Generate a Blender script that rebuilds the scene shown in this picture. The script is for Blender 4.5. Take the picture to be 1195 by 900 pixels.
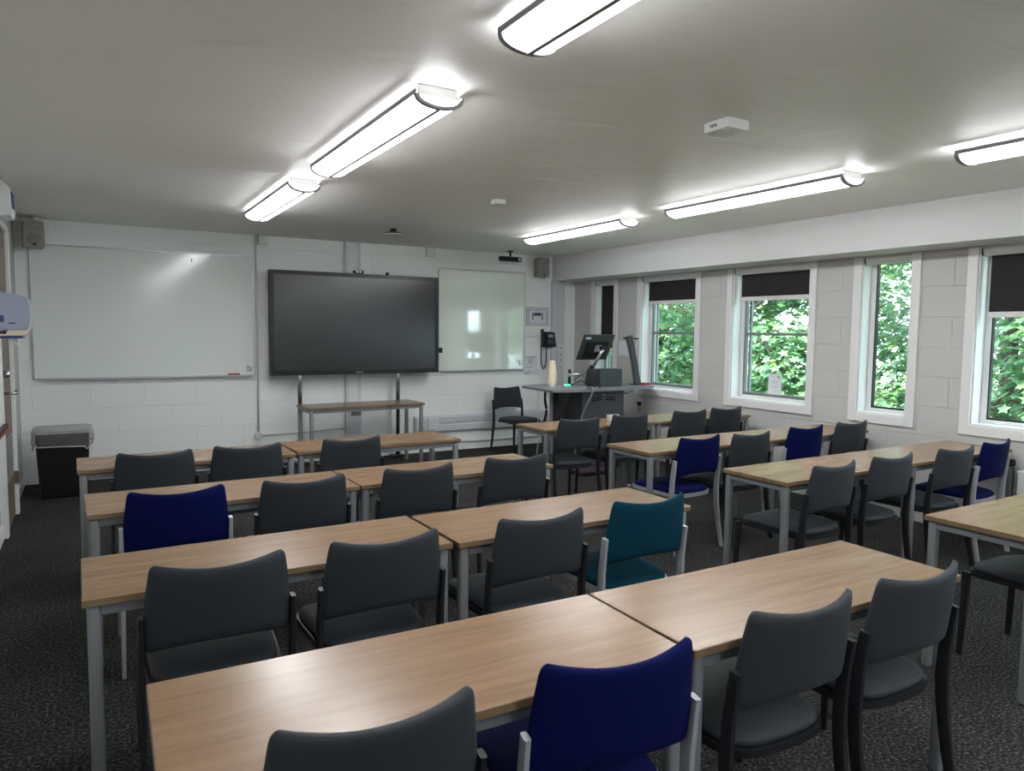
import bpy, bmesh, math, random
from mathutils import Vector, Matrix
random.seed(7)
PI = math.pi
R = math.radians
scn = bpy.context.scene
col = scn.collection
for o in list(bpy.data.objects):
    bpy.data.objects.remove(o)

# ------------------------------------------------------------------ camera
cam_d = bpy.data.cameras.new('camera')
cam = bpy.data.objects.new('camera', cam_d)
col.objects.link(cam)
YAW, PITCH, ROLL = 0.530699, -0.076230, 0.010870
FPX = 840.94
f_ = Vector((math.sin(YAW)*math.cos(PITCH), math.cos(YAW)*math.cos(PITCH), math.sin(PITCH)))
r_ = Vector((math.cos(YAW), -math.sin(YAW), 0))
u_ = r_.cross(f_)
rr = math.cos(ROLL)*r_ + math.sin(ROLL)*u_
uu = -math.sin(ROLL)*r_ + math.cos(ROLL)*u_
M = Matrix((rr, uu, -f_)).transposed().to_4x4()
M.translation = Vector((0, 0, 1.58))
cam.matrix_world = M
cam_d.sensor_fit = 'HORIZONTAL'
cam_d.sensor_width = 36.0
cam_d.lens = FPX/1195*36.0
cam_d.clip_start = 0.05
cam_d.clip_end = 200
scn.camera = cam

# ------------------------------------------------------------------ world, sun, exposure
scn.view_settings.view_transform = 'Standard'
scn.view_settings.look = 'None'
scn.view_settings.gamma = 1.0
scn.view_settings.exposure = 1.76
scn.view_settings.use_curve_mapping = False
LAMP_STRENGTH = 9.0
w = bpy.data.worlds.new('world'); scn.world = w
w.use_nodes = True
wn = w.node_tree.nodes; wl = w.node_tree.links
bg = wn['Background']
bg.inputs['Color'].default_value = (0.72, 0.86, 1.0, 1)
bg.inputs['Strength'].default_value = 3.0
sun_d = bpy.data.lights.new('sun', 'SUN')
sun = bpy.data.objects.new('sun', sun_d); col.objects.link(sun)
sun_d.energy = 7.0
sun_d.angle = R(0.6)
sun_d.color = (1.0, 0.96, 0.88)
sun.rotation_euler = Vector((0.50, 0.22, -0.84)).to_track_quat('-Z', 'Y').to_euler()
sun.location = (0, 0, 12)

# ------------------------------------------------------------------ materials
def mat(name, color, rough=0.6, metal=0.0, spec=0.5, coat=0.0, sheen=0.0):
    m = bpy.data.materials.new(name); m.use_nodes = True
    b = m.node_tree.nodes['Principled BSDF']
    b.inputs['Base Color'].default_value = (*color, 1)
    b.inputs['Roughness'].default_value = rough
    b.inputs['Metallic'].default_value = metal
    b.inputs['Specular IOR Level'].default_value = spec
    b.inputs['Coat Weight'].default_value = coat
    b.inputs['Coat Roughness'].default_value = 0.12
    b.inputs['Sheen Weight'].default_value = sheen
    return m
def nd(m, kind, **kw):
    n = m.node_tree.nodes.new(kind)
    for k, v in kw.items(): setattr(n, k, v)
    return n
def lk(m, a, b): m.node_tree.links.new(a, b)
def bs(m): return m.node_tree.nodes['Principled BSDF']
def ramp(m, stops):
    n = nd(m, 'ShaderNodeValToRGB')
    e = n.color_ramp.elements
    while len(e) > 1: e.remove(e[-1])
    e[0].position = stops[0][0]; e[0].color = (*stops[0][1], 1)
    for p, c in stops[1:]:
        x = e.new(p); x.color = (*c, 1)
    return n
def noisy(name, c1, c2, scale=200, rough=0.9, bump=0.0, stretch=(1, 1, 1), detail=3, **kw):
    m = mat(name, c1, rough, **kw)
    tc = nd(m, 'ShaderNodeTexCoord'); mp = nd(m, 'ShaderNodeMapping')
    mp.inputs['Scale'].default_value = stretch
    n = nd(m, 'ShaderNodeTexNoise'); n.inputs['Scale'].default_value = scale; n.inputs['Detail'].default_value = detail
    lk(m, tc.outputs['Object'], mp.inputs[0]); lk(m, mp.outputs[0], n.inputs['Vector'])
    rp = ramp(m, [(0.35, c1), (0.65, c2)])
    lk(m, n.outputs[0], rp.inputs[0]); lk(m, rp.outputs[0], bs(m).inputs['Base Color'])
    if bump:
        b = nd(m, 'ShaderNodeBump'); b.inputs['Strength'].default_value = bump; b.inputs['Distance'].default_value = 0.002
        lk(m, n.outputs[0], b.inputs['Height']); lk(m, b.outputs[0], bs(m).inputs['Normal'])
    return m
def block_wall(name, axis, c):
    m = mat(name, c, 0.55, spec=0.35)
    tc = nd(m, 'ShaderNodeTexCoord'); sp = nd(m, 'ShaderNodeSeparateXYZ'); cb = nd(m, 'ShaderNodeCombineXYZ')
    lk(m, tc.outputs['Object'], sp.inputs[0])
    lk(m, sp.outputs[axis], cb.inputs[0]); lk(m, sp.outputs['Z'], cb.inputs[1])
    # wobble so that the painted-over joints are irregular
    nz = nd(m, 'ShaderNodeTexNoise'); nz.inputs['Scale'].default_value = 9; nz.inputs['Detail'].default_value = 4
    lk(m, cb.outputs[0], nz.inputs['Vector'])
    sc = nd(m, 'ShaderNodeVectorMath', operation='SCALE'); sc.inputs['Scale'].default_value = 0.012
    lk(m, nz.outputs['Color'], sc.inputs[0])
    ad = nd(m, 'ShaderNodeVectorMath', operation='ADD')
    lk(m, cb.outputs[0], ad.inputs[0]); lk(m, sc.outputs[0], ad.inputs[1])
    br = nd(m, 'ShaderNodeTexBrick')
    br.inputs['Scale'].default_value = 1.0; br.inputs['Mortar Size'].default_value = 0.004
    br.inputs['Mortar Smooth'].default_value = 0.8
    br.inputs['Brick Width'].default_value = 0.5; br.inputs['Row Height'].default_value = 0.248
    br.inputs['Color1'].default_value = (1, 1, 1, 1); br.inputs['Color2'].default_value = (1, 1, 1, 1); br.inputs['Mortar'].default_value = (0, 0, 0, 1)
    lk(m, ad.outputs[0], br.inputs['Vector'])
    n2 = nd(m, 'ShaderNodeTexNoise'); n2.inputs['Scale'].default_value = 60; n2.inputs['Detail'].default_value = 5
    lk(m, cb.outputs[0], n2.inputs['Vector'])
    n3 = nd(m, 'ShaderNodeTexNoise'); n3.inputs['Scale'].default_value = 2.2
    lk(m, cb.outputs[0], n3.inputs['Vector'])
    mk = nd(m, 'ShaderNodeMath', operation='MULTIPLY'); lk(m, br.outputs['Fac'], mk.inputs[0]); lk(m, n3.outputs[0], mk.inputs[1])
    b1 = nd(m, 'ShaderNodeBump', invert=True); b1.inputs['Strength'].default_value = 1.0; b1.inputs['Distance'].default_value = 0.006
    lk(m, mk.outputs[0], b1.inputs['Height'])
    b2 = nd(m, 'ShaderNodeBump'); b2.inputs['Strength'].default_value = 0.35; b2.inputs['Distance'].default_value = 0.003
    lk(m, n2.outputs[0], b2.inputs['Height']); lk(m, b1.outputs[0], b2.inputs['Normal'])
    lk(m, b2.outputs[0], bs(m).inputs['Normal'])
    return m

MT = {}
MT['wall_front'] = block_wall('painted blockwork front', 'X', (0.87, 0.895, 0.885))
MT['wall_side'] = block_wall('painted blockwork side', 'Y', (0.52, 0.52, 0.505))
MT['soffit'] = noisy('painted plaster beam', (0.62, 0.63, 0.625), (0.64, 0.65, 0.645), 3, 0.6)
def ceiling_mat():
    m = noisy('skimmed ceiling plaster', (0.90, 0.89, 0.86), (0.92, 0.91, 0.88), 0.8, 0.5, spec=0.3)
    tc = nd(m, 'ShaderNodeTexCoord'); mp = nd(m, 'ShaderNodeMapping'); mp.inputs['Scale'].default_value = (1.0, 2.2, 1)
    n = nd(m, 'ShaderNodeTexNoise'); n.inputs['Scale'].default_value = 1.6; n.inputs['Detail'].default_value = 3; n.inputs['Distortion'].default_value = 0.8
    lk(m, tc.outputs['Object'], mp.inputs[0]); lk(m, mp.outputs[0], n.inputs['Vector'])
    b = nd(m, 'ShaderNodeBump'); b.inputs['Strength'].default_value = 0.5; b.inputs['Distance'].default_value = 0.02
    lk(m, n.outputs[0], b.inputs['Height']); lk(m, b.outputs[0], bs(m).inputs['Normal'])
    return m
MT['ceiling'] = ceiling_mat()
def carpet_mat():
    m = mat('dark flecked carpet', (0.03, 0.03, 0.03), 0.95, spec=0.1)
    tc = nd(m, 'ShaderNodeTexCoord')
    n = nd(m, 'ShaderNodeTexNoise'); n.inputs['Scale'].default_value = 75; n.inputs['Detail'].default_value = 3; n.inputs['Roughness'].default_value = 0.75
    lk(m, tc.outputs['Object'], n.inputs['Vector'])
    rp = ramp(m, [(0.36, (0.005, 0.0055, 0.006)), (0.48, (0.022, 0.024, 0.024)), (0.58, (0.060, 0.060, 0.054)), (0.68, (0.17, 0.165, 0.145))])
    lk(m, n.outputs[0], rp.inputs[0])
    n2 = nd(m, 'ShaderNodeTexNoise'); n2.inputs['Scale'].default_value = 2.0
    lk(m, tc.outputs['Object'], n2.inputs['Vector'])
    r2 = ramp(m, [(0.3, (0.8, 0.8, 0.8)), (0.7, (1.1, 1.1, 1.1))]); lk(m, n2.outputs[0], r2.inputs[0])
    mx = nd(m, 'ShaderNodeMix', data_type='RGBA', blend_type='MULTIPLY'); mx.inputs[0].default_value = 1
    lk(m, rp.outputs[0], mx.inputs[6]); lk(m, r2.outputs[0], mx.inputs[7])
    lk(m, mx.outputs[2], bs(m).inputs['Base Color'])
    b = nd(m, 'ShaderNodeBump'); b.inputs['Strength'].default_value = 0.6; b.inputs['Distance'].default_value = 0.004
    lk(m, n.outputs[0], b.inputs['Height']); lk(m, b.outputs[0], bs(m).inputs['Normal'])
    return m
MT['carpet'] = carpet_mat()
def wood_mat(name, dark, mid, light, rough=0.32, coat=0.0):
    m = mat(name, mid, rough, coat=coat, spec=0.6)
    tc = nd(m, 'ShaderNodeTexCoord'); mp = nd(m, 'ShaderNodeMapping'); mp.inputs['Scale'].default_value = (1.1, 14, 14)
    oi = nd(m, 'ShaderNodeObjectInfo')
    ad = nd(m, 'ShaderNodeVectorMath', operation='ADD')
    ml = nd(m, 'ShaderNodeMath', operation='MULTIPLY'); ml.inputs[1].default_value = 37.0
    lk(m, oi.outputs['Random'], ml.inputs[0])
    lk(m, tc.outputs['Object'], ad.inputs[0]); lk(m, ml.outputs[0], ad.inputs[1])
    lk(m, ad.outputs[0], mp.inputs[0])
    n = nd(m, 'ShaderNodeTexNoise'); n.inputs['Scale'].default_value = 1.6; n.inputs['Detail'].default_value = 8; n.inputs['Roughness'].default_value = 0.68; n.inputs['Distortion'].default_value = 0.6
    lk(m, mp.outputs[0], n.inputs['Vector'])
    rp = ramp(m, [(0.30, dark), (0.50, mid), (0.70, light)])
    lk(m, n.outputs[0], rp.inputs[0]); lk(m, rp.outputs[0], bs(m).inputs['Base Color'])
    return m
MT['table'] = wood_mat('beech laminate', (0.178, 0.102, 0.052), (0.240, 0.143, 0.078), (0.282, 0.177, 0.102), 0.265)
MT['table_edge'] = wood_mat('beech edge strip', (0.15, 0.095, 0.046), (0.195, 0.128, 0.064), (0.225, 0.155, 0.083), 0.4)
MT['door'] = wood_mat('brown door veneer', (0.10, 0.068, 0.05), (0.15, 0.105, 0.08), (0.19, 0.135, 0.105), 0.45)
MT['frame'] = mat('silver grey powder coat', (0.21, 0.22, 0.235), 0.42, metal=0.25)
MT['light_frame'] = mat('pale silver powder coat', (0.36, 0.365, 0.39), 0.42, metal=0.2)
MT['dark_frame'] = mat('charcoal powder coat', (0.012, 0.0125, 0.015), 0.42, spec=0.4)
MT['grey_fabric'] = noisy('slate grey fabric', (0.018, 0.0225, 0.028), (0.026, 0.032, 0.039), 900, 0.62, 0.25, spec=0.35, sheen=0.03)
MT['blue_fabric'] = noisy('royal blue fabric', (0.0005, 0.0022, 0.042), (0.0009, 0.0045, 0.070), 900, 0.8, 0.3, spec=0.12)
MT['teal_fabric'] = noisy('teal fabric', (0.001, 0.030, 0.052), (0.0015, 0.042, 0.070), 900, 0.8, 0.3, spec=0.12)
MT['white_gloss'] = mat('white gloss paint', (0.74, 0.745, 0.74), 0.35)
MT['white_plastic'] = mat('white plastic', (0.72, 0.73, 0.72), 0.4)
MT['grey_trunk'] = mat('pale grey trunking', (0.60, 0.62, 0.66), 0.45)
MT['board'] = mat('whiteboard enamel', (0.80, 0.84, 0.81), 0.13, coat=0.0)
MT['board_green'] = mat('glass board enamel', (0.80, 0.88, 0.80), 0.10, coat=1.0)
bs(MT['board_green']).inputs['Coat IOR'].default_value = 2.0; bs(MT['board_green']).inputs['Coat Roughness'].default_value = 0.05
MT['aluminium'] = mat('brushed aluminium', (0.5, 0.51, 0.53), 0.35, metal=0.8)
MT['lamp_trim'] = mat('grey lamp trim', (0.26, 0.25, 0.26), 0.5)
MT['chrome'] = mat('chrome', (0.6, 0.61, 0.63), 0.15, metal=1.0)
MT['black'] = mat('black plastic', (0.006, 0.006, 0.007), 0.42, spec=0.35)
MT['black_gloss'] = mat('black bezel', (0.010, 0.010, 0.012), 0.3)
MT['screen'] = mat('matt dark screen', (0.012, 0.013, 0.0135), 0.22, spec=0.8)
MT['blind'] = noisy('black blind fabric', (0.012, 0.010, 0.012), (0.018, 0.015, 0.017), 500, 0.8)
MT['desk_grey'] = mat('lectern grey laminate', (0.20, 0.21, 0.225), 0.4)
MT['lectern'] = mat('lectern dark grey panel', (0.055, 0.062, 0.072), 0.45)
MT['lectern_dark'] = mat('lectern dark side', (0.02, 0.021, 0.024), 0.5)
MT['pc_box'] = mat('dark green grey casing', (0.035, 0.045, 0.045), 0.45)
MT['speaker'] = mat('warm grey speaker plastic', (0.27, 0.265, 0.24), 0.5)
MT['speaker_mesh'] = noisy('speaker grille', (0.16, 0.16, 0.15), (0.24, 0.235, 0.22), 700, 0.6)
MT['cream'] = mat('cream paper', (0.70, 0.60, 0.46), 0.6)
MT['red'] = mat('red plastic', (0.35, 0.02, 0.02), 0.4)
MT['paper'] = mat('white paper', (0.72, 0.75, 0.80), 0.7)
MT['ink'] = mat('dark ink', (0.06, 0.07, 0.10), 0.7)
MT['pale_ink'] = mat('grey print', (0.33, 0.35, 0.40), 0.7)
MT['blue_plastic'] = mat('blue grey smoked plastic', (0.33, 0.36, 0.47), 0.25, coat=0.5)
MT['navy'] = mat('navy label', (0.03, 0.05, 0.16), 0.5)
MT['purple'] = mat('purple cloth', (0.025, 0.006, 0.022), 0.85)
MT['bark'] = noisy('bark', (0.06, 0.045, 0.03), (0.14, 0.11, 0.08), 12, 0.9, 0.6)
MT['grass'] = noisy('lawn', (0.03, 0.09, 0.015), (0.08, 0.18, 0.03), 8, 0.95)
def emit(name, c, s):
    m = bpy.data.materials.new(name); m.use_nodes = True
    nt = m.node_tree; nt.nodes.clear()
    e = nt.nodes.new('ShaderNodeEmission'); o = nt.nodes.new('ShaderNodeOutputMaterial')
    e.inputs[0].default_value = (*c, 1); e.inputs[1].default_value = s
    nt.links.new(e.outputs[0], o.inputs[0]); return m
MT['diffuser'] = emit('lit diffuser', (0.97, 0.985, 1.0), LAMP_STRENGTH)
MT['green_led'] = emit('green led', (0.05, 0.9, 0.4), 0.8)
def glass_mat():
    m = bpy.data.materials.new('window glass'); m.use_nodes = True
    nt = m.node_tree; nt.nodes.clear()
    t = nt.nodes.new('ShaderNodeBsdfTransparent'); g = nt.nodes.new('ShaderNodeBsdfGlossy'); mx = nt.nodes.new('ShaderNodeMixShader')
    lw = nt.nodes.new('ShaderNodeLayerWeight'); o = nt.nodes.new('ShaderNodeOutputMaterial')
    pw = nt.nodes.new('ShaderNodeMath'); pw.operation = 'POWER'; pw.inputs[1].default_value = 5.0
    nt.links.new(lw.outputs['Facing'], pw.inputs[0])
    f = nt.nodes.new('ShaderNodeMath'); f.operation = 'MULTIPLY_ADD'; f.inputs[1].default_value = 0.8; f.inputs[2].default_value = 0.03
    nt.links.new(pw.outputs[0], f.inputs[0])
    t.inputs[0].default_value = (0.93, 0.97, 0.96, 1); g.inputs['Roughness'].default_value = 0.02
    nt.links.new(f.outputs[0], mx.inputs[0]); nt.links.new(t.outputs[0], mx.inputs[1]); nt.links.new(g.outputs[0], mx.inputs[2])
    nt.links.new(mx.outputs[0], o.inputs[0]); return m
MT['glass'] = glass_mat()
def translucent(name, c, alpha):
    m = bpy.data.materials.new(name); m.use_nodes = True
    nt = m.node_tree; b = nt.nodes['Principled BSDF']
    b.inputs['Base Color'].default_value = (*c, 1); b.inputs['Roughness'].default_value = 0.3; b.inputs['Alpha'].default_value = alpha
    return m
MT['liner'] = translucent('clear grey bin liner', (0.42, 0.42, 0.40), 0.26)
for _m in ('liner',):
    m_ = MT[_m]; n_ = nd(m_, 'ShaderNodeTexNoise'); n_.inputs['Scale'].default_value = 14; n_.inputs['Detail'].default_value = 4
    b_2 = nd(m_, 'ShaderNodeBump'); b_2.inputs['Strength'].default_value = 1.0; b_2.inputs['Distance'].default_value = 0.03
    lk(m_, n_.outputs[0], b_2.inputs['Height']); lk(m_, b_2.outputs[0], bs(m_).inputs['Normal'])
MT['liner_top'] = translucent('folded bin liner', (0.36, 0.37, 0.35), 0.92)
MT['cup'] = translucent('clear cup', (0.75, 0.78, 0.8), 0.7)
def leaf_mat():
    m = bpy.data.materials.new('sycamore leaves'); m.use_nodes = True
    nt = m.node_tree; nt.nodes.clear()
    g = nt.nodes.new('ShaderNodeNewGeometry'); n = nt.nodes.new('ShaderNodeTexNoise')
    n.inputs['Scale'].default_value = 3.2; n.inputs['Detail'].default_value = 6; n.inputs['Roughness'].default_value = 0.8
    nt.links.new(g.outputs['Position'], n.inputs['Vector'])
    rp = nt.nodes.new('ShaderNodeValToRGB'); e = rp.color_ramp.elements
    e[0].position = 0.34; e[0].color = (0.030, 0.095, 0.050, 1)
    e[1].position = 0.68; e[1].color = (0.27, 0.35, 0.08, 1)
    x = e.new(0.5); x.color = (0.085, 0.21, 0.085, 1)
    nt.links.new(n.outputs[0], rp.inputs[0])
    p = nt.nodes.new('ShaderNodeBsdfPrincipled'); p.inputs['Roughness'].default_value = 0.35; p.inputs['Specular IOR Level'].default_value = 0.9
    t = nt.nodes.new('ShaderNodeBsdfTranslucent'); mx = nt.nodes.new('ShaderNodeMixShader'); mx.inputs[0].default_value = 0.4
    nt.links.new(rp.outputs[0], p.inputs['Base Color']); nt.links.new(rp.outputs[0], t.inputs[0])
    nt.links.new(p.outputs[0], mx.inputs[1]); nt.links.new(t.outputs[0], mx.inputs[2])
    o = nt.nodes.new('ShaderNodeOutputMaterial'); nt.links.new(mx.outputs[0], o.inputs[0]); return m
MT['leaf'] = leaf_mat()

# ------------------------------------------------------------------ mesh helpers
def add_box(bm, lo, hi, bev=0.0, rot=None, seg=2, mi=0):
    lo = Vector(lo); hi = Vector(hi); c = (lo+hi)/2; d = hi-lo
    r = bmesh.ops.create_cube(bm, size=1.0)
    vs = r['verts']
    bmesh.ops.scale(bm, vec=d, verts=vs)
    es = set(e for v in vs for e in v.link_edges)
    if bev > 0:
        q = bmesh.ops.bevel(bm, geom=list(es), offset=min(bev, min(d)/2.05), segments=seg, affect='EDGES', profile=0.5)
        vs = list(set(q['verts']) | set(v for v in vs if v.is_valid))
    fs = set(f for v in vs for f in v.link_faces)
    for f in fs: f.material_index = mi
    if rot is not None: bmesh.ops.transform(bm, matrix=rot, verts=vs)
    bmesh.ops.translate(bm, vec=c, verts=vs)
    return vs
def add_tube(bm, pts, rx, ry=None, n=10, rect=False, taper=None, up=Vector((0, 0, 1)), mi=0, cap=True):
    """sweep along pts; rx = half size sideways, ry = half size the other way"""
    pts = [Vector(p) for p in pts]; ry = ry or rx
    rings = []
    for i, p in enumerate(pts):
        a = pts[max(i-1, 0)]; b = pts[min(i+1, len(pts)-1)]
        t = (b-a).normalized()
        s = t.cross(up)
        if s.length < 1e-3: s = t.cross(Vector((0, 1, 0)))
        s.normalize(); q = s.cross(t).normalized()
        k = taper[i] if taper else 1.0
        ring = []
        if rect:
            c = 0.3
            prof = [(1, 1-c), (1-c, 1), (-1+c, 1), (-1, 1-c), (-1, -1+c), (-1+c, -1), (1-c, -1), (1, -1+c)]
        else:
            prof = [(math.cos(2*PI*j/n), math.sin(2*PI*j/n)) for j in range(n)]
        for (x, y) in prof:
            ring.append(bm.verts.new(p + s*rx*k*x + q*ry*k*y))
        rings.append(ring)
    m = len(rings[0])
    for i in range(len(rings)-1):
        for j in range(m):
            f = bm.faces.new((rings[i][j], rings[i][(j+1) % m], rings[i+1][(j+1) % m], rings[i+1][j])); f.material_index = mi
    if cap:
        bm.faces.new(rings[0][::-1]).material_index = mi; bm.faces.new(rings[-1]).material_index = mi
def add_lathe(bm, prof, n=24, c=(0, 0, 0), axis='Z', mi=0):
    rings = []
    for (r, z) in prof:
        ring = []
        for j in range(n):
            a = 2*PI*j/n
            if axis == 'Z': v = (c[0]+r*math.cos(a), c[1]+r*math.sin(a), c[2]+z)
            elif axis == 'Y': v = (c[0]+r*math.cos(a), c[1]+z, c[2]+r*math.sin(a))
            else: v = (c[0]+z, c[1]+r*math.cos(a), c[2]+r*math.sin(a))
            ring.append(bm.verts.new(v))
        rings.append(ring)
    for i in range(len(rings)-1):
        for j in range(n):
            bm.faces.new((rings[i][j], rings[i][(j+1) % n], rings[i+1][(j+1) % n], rings[i+1][j])).material_index = mi
    bm.faces.new(rings[0][::-1]).material_index = mi; bm.faces.new(rings[-1]).material_index = mi
def add_prism(bm, poly, z0, z1, bev=0.0, axis='Z', mi=0):
    """poly of 2D points extruded along axis; axis Z:(x,y) Y:(x,z) X:(y,z)"""
    def P(a, b, t):
        return {'Z': (a, b, t), 'Y': (a, t, b), 'X': (t, a, b)}[axis]
    b0 = [bm.verts.new(P(a, b, z0)) for a, b in poly]
    b1 = [bm.verts.new(P(a, b, z1)) for a, b in poly]
    n = len(poly); fs = []
    for j in range(n): fs.append(bm.faces.new((b0[j], b0[(j+1) % n], b1[(j+1) % n], b1[j])))
    f0 = bm.faces.new(b0[::-1]); f1 = bm.faces.new(b1)
    for f in fs+[f0, f1]: f.material_index = mi
    if bev > 0:
        es = list(f0.edges)+list(f1.edges)
        bmesh.ops.bevel(bm, geom=es, offset=bev, segments=2, affect='EDGES')
def new(): return bmesh.new()
def obj(name, bm, mats, parent=None, smooth=False, loc=None):
    bmesh.ops.recalc_face_normals(bm, faces=bm.faces[:])
    me = bpy.data.meshes.new(name); bm.to_mesh(me); bm.free()
    if not isinstance(mats, (list, tuple)): mats = [mats]
    for m in mats: me.materials.append(m)
    if smooth:
        for p in me.polygons: p.use_smooth = True
    o = bpy.data.objects.new(name, me); col.objects.link(o)
    if parent: o.parent = parent
    if loc: o.location = loc
    return o
def smooth_angle(o, deg=35):
    me = o.data
    for p in me.polygons: p.use_smooth = True
    try: me.set_sharp_from_angle(angle=R(deg))
    except Exception: pass
    return o
def tag(o, label, cat, group=None):
    o['label'] = label; o['category'] = cat
    if group: o['group'] = group
    return o
def thing(name, label, cat, loc=(0, 0, 0), rz=0.0, group=None):
    o = bpy.data.objects.new(name, None); col.objects.link(o)
    o.location = loc; o.rotation_euler = (0, 0, rz); o.empty_display_size = 0.05
    return tag(o, label, cat, group)
def struct(name, bm, mats, parent=None):
    o = obj(name, bm, mats, parent)
    if not parent: o['kind'] = 'structure'
    return o
def box_obj(name, lo, hi, m, parent=None, bev=0.0):
    bm = new(); add_box(bm, lo, hi, bev); return obj(name, bm, m, parent)

# ------------------------------------------------------------------ room shell
XL, XR, YF, YB, ZC = -0.60, 6.02, 8.50, -4.6, 2.612
WT = 0.26                       # outer wall thickness
bm = new(); add_box(bm, (XL-0.2, YB-0.2, -0.12), (XR+WT, YF+0.2, 0)); struct('floor', bm, MT['carpet'])
bm = new(); add_box(bm, (XL-0.2, YB-0.2, ZC), (XR+WT, YF+0.2, ZC+0.15)); struct('ceiling', bm, MT['ceiling'])
bm = new(); add_box(bm, (XL, YF, 0), (XR, YF+0.2, ZC)); struct('wall_front', bm, MT['wall_front'])
bm = new(); add_box(bm, (XL, YB-0.2, 0), (XR, YB, ZC)); struct('wall_back', bm, MT['wall_front'])
DY0, DY1, DZ = 6.47, 7.21, 2.34
bm = new()
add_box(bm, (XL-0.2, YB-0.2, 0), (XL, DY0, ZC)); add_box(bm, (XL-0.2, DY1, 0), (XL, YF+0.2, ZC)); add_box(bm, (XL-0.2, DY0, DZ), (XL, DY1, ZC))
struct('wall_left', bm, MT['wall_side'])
WIN = [(7.60, 8.02), (6.105, 7.05), (4.59, 5.555), (3.59, 4.05), (2.08, 3.065), (1.08, 1.54), (-0.43, 0.55), (-1.43, -0.97), (-2.94, -1.96)]
WZ0, WZ1 = 0.87, 2.27
bm = new()
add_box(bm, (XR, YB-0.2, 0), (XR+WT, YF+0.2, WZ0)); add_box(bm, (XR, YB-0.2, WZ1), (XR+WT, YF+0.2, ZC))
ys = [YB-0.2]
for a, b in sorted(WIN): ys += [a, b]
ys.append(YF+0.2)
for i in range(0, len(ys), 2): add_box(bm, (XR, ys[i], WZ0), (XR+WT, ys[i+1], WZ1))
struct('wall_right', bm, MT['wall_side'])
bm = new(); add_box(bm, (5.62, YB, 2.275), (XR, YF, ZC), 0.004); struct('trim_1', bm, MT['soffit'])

# skirting and door
bm = new(); add_box(bm, (XL, 7.30, 0), (XL+0.015, YF, 0.09), 0.003); struct('baseboard_left', bm, MT['white_gloss'])
bm = new(); add_box(bm, (XL, YB, 0), (XL+0.018, 6.40, 0.10), 0.003); struct('baseboard_side', bm, MT['white_gloss'])
d = bpy.data.objects.new('door_1', None); col.objects.link(d); d['kind'] = 'structure'; d.location = (XL, 6.84, 0)
def lp(lo, hi): return (lo[0]-XL, lo[1]-6.84, lo[2]), (hi[0]-XL, hi[1]-6.84, hi[2])
def dbox(name, lo, hi, m, bev=0.0, parent=None):
    a, b = lp(lo, hi); return box_obj(name, a, b, m, parent or d, bev)
dbox('door_leaf', (XL-0.01, DY0+0.012, 0.006), (XL+0.03, DY1-0.012, DZ-0.012), MT['door'], 0.002)
bm = new()
for lo, hi in (((XL, DY0-0.07, 0), (XL+0.045, DY0+0.01, DZ)), ((XL, DY1-0.01, 0), (XL+0.055, DY1+0.08, DZ)), ((XL, DY0-0.07, DZ-0.01), (XL+0.05, DY1+0.08, DZ+0.04))):
    a, b = lp(lo, hi); add_box(bm, a, b, 0.004)
obj('door_frame', bm, MT['white_gloss'], d)
pl = dbox('kick_plate', (XL+0.03, 6.62, 0.36), (XL+0.035, 7.12, 0.70), MT['aluminium'])
bm = new(); add_tube(bm, [(0.03, -0.20, 1.06), (0.10, -0.20, 1.06), (0.115, -0.18, 1.06), (0.115, -0.02, 1.06), (0.10, -0.0, 1.06), (0.085, -0.0, 1.06)], 0.010, n=10)
h = obj('door_handle', bm, MT['chrome'], d, True)
bm = new(); add_lathe(bm, [(0.028, 0.03), (0.028, 0.075), (0.02, 0.08)], 20, (0, -0.25, 1.21), 'X'); obj('lock', bm, MT['chrome'], d, True)
dbox('hinge', (XL+0.028, 7.17, 0.27), (XL+0.062, 7.20, 0.37), MT['door'])

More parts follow.
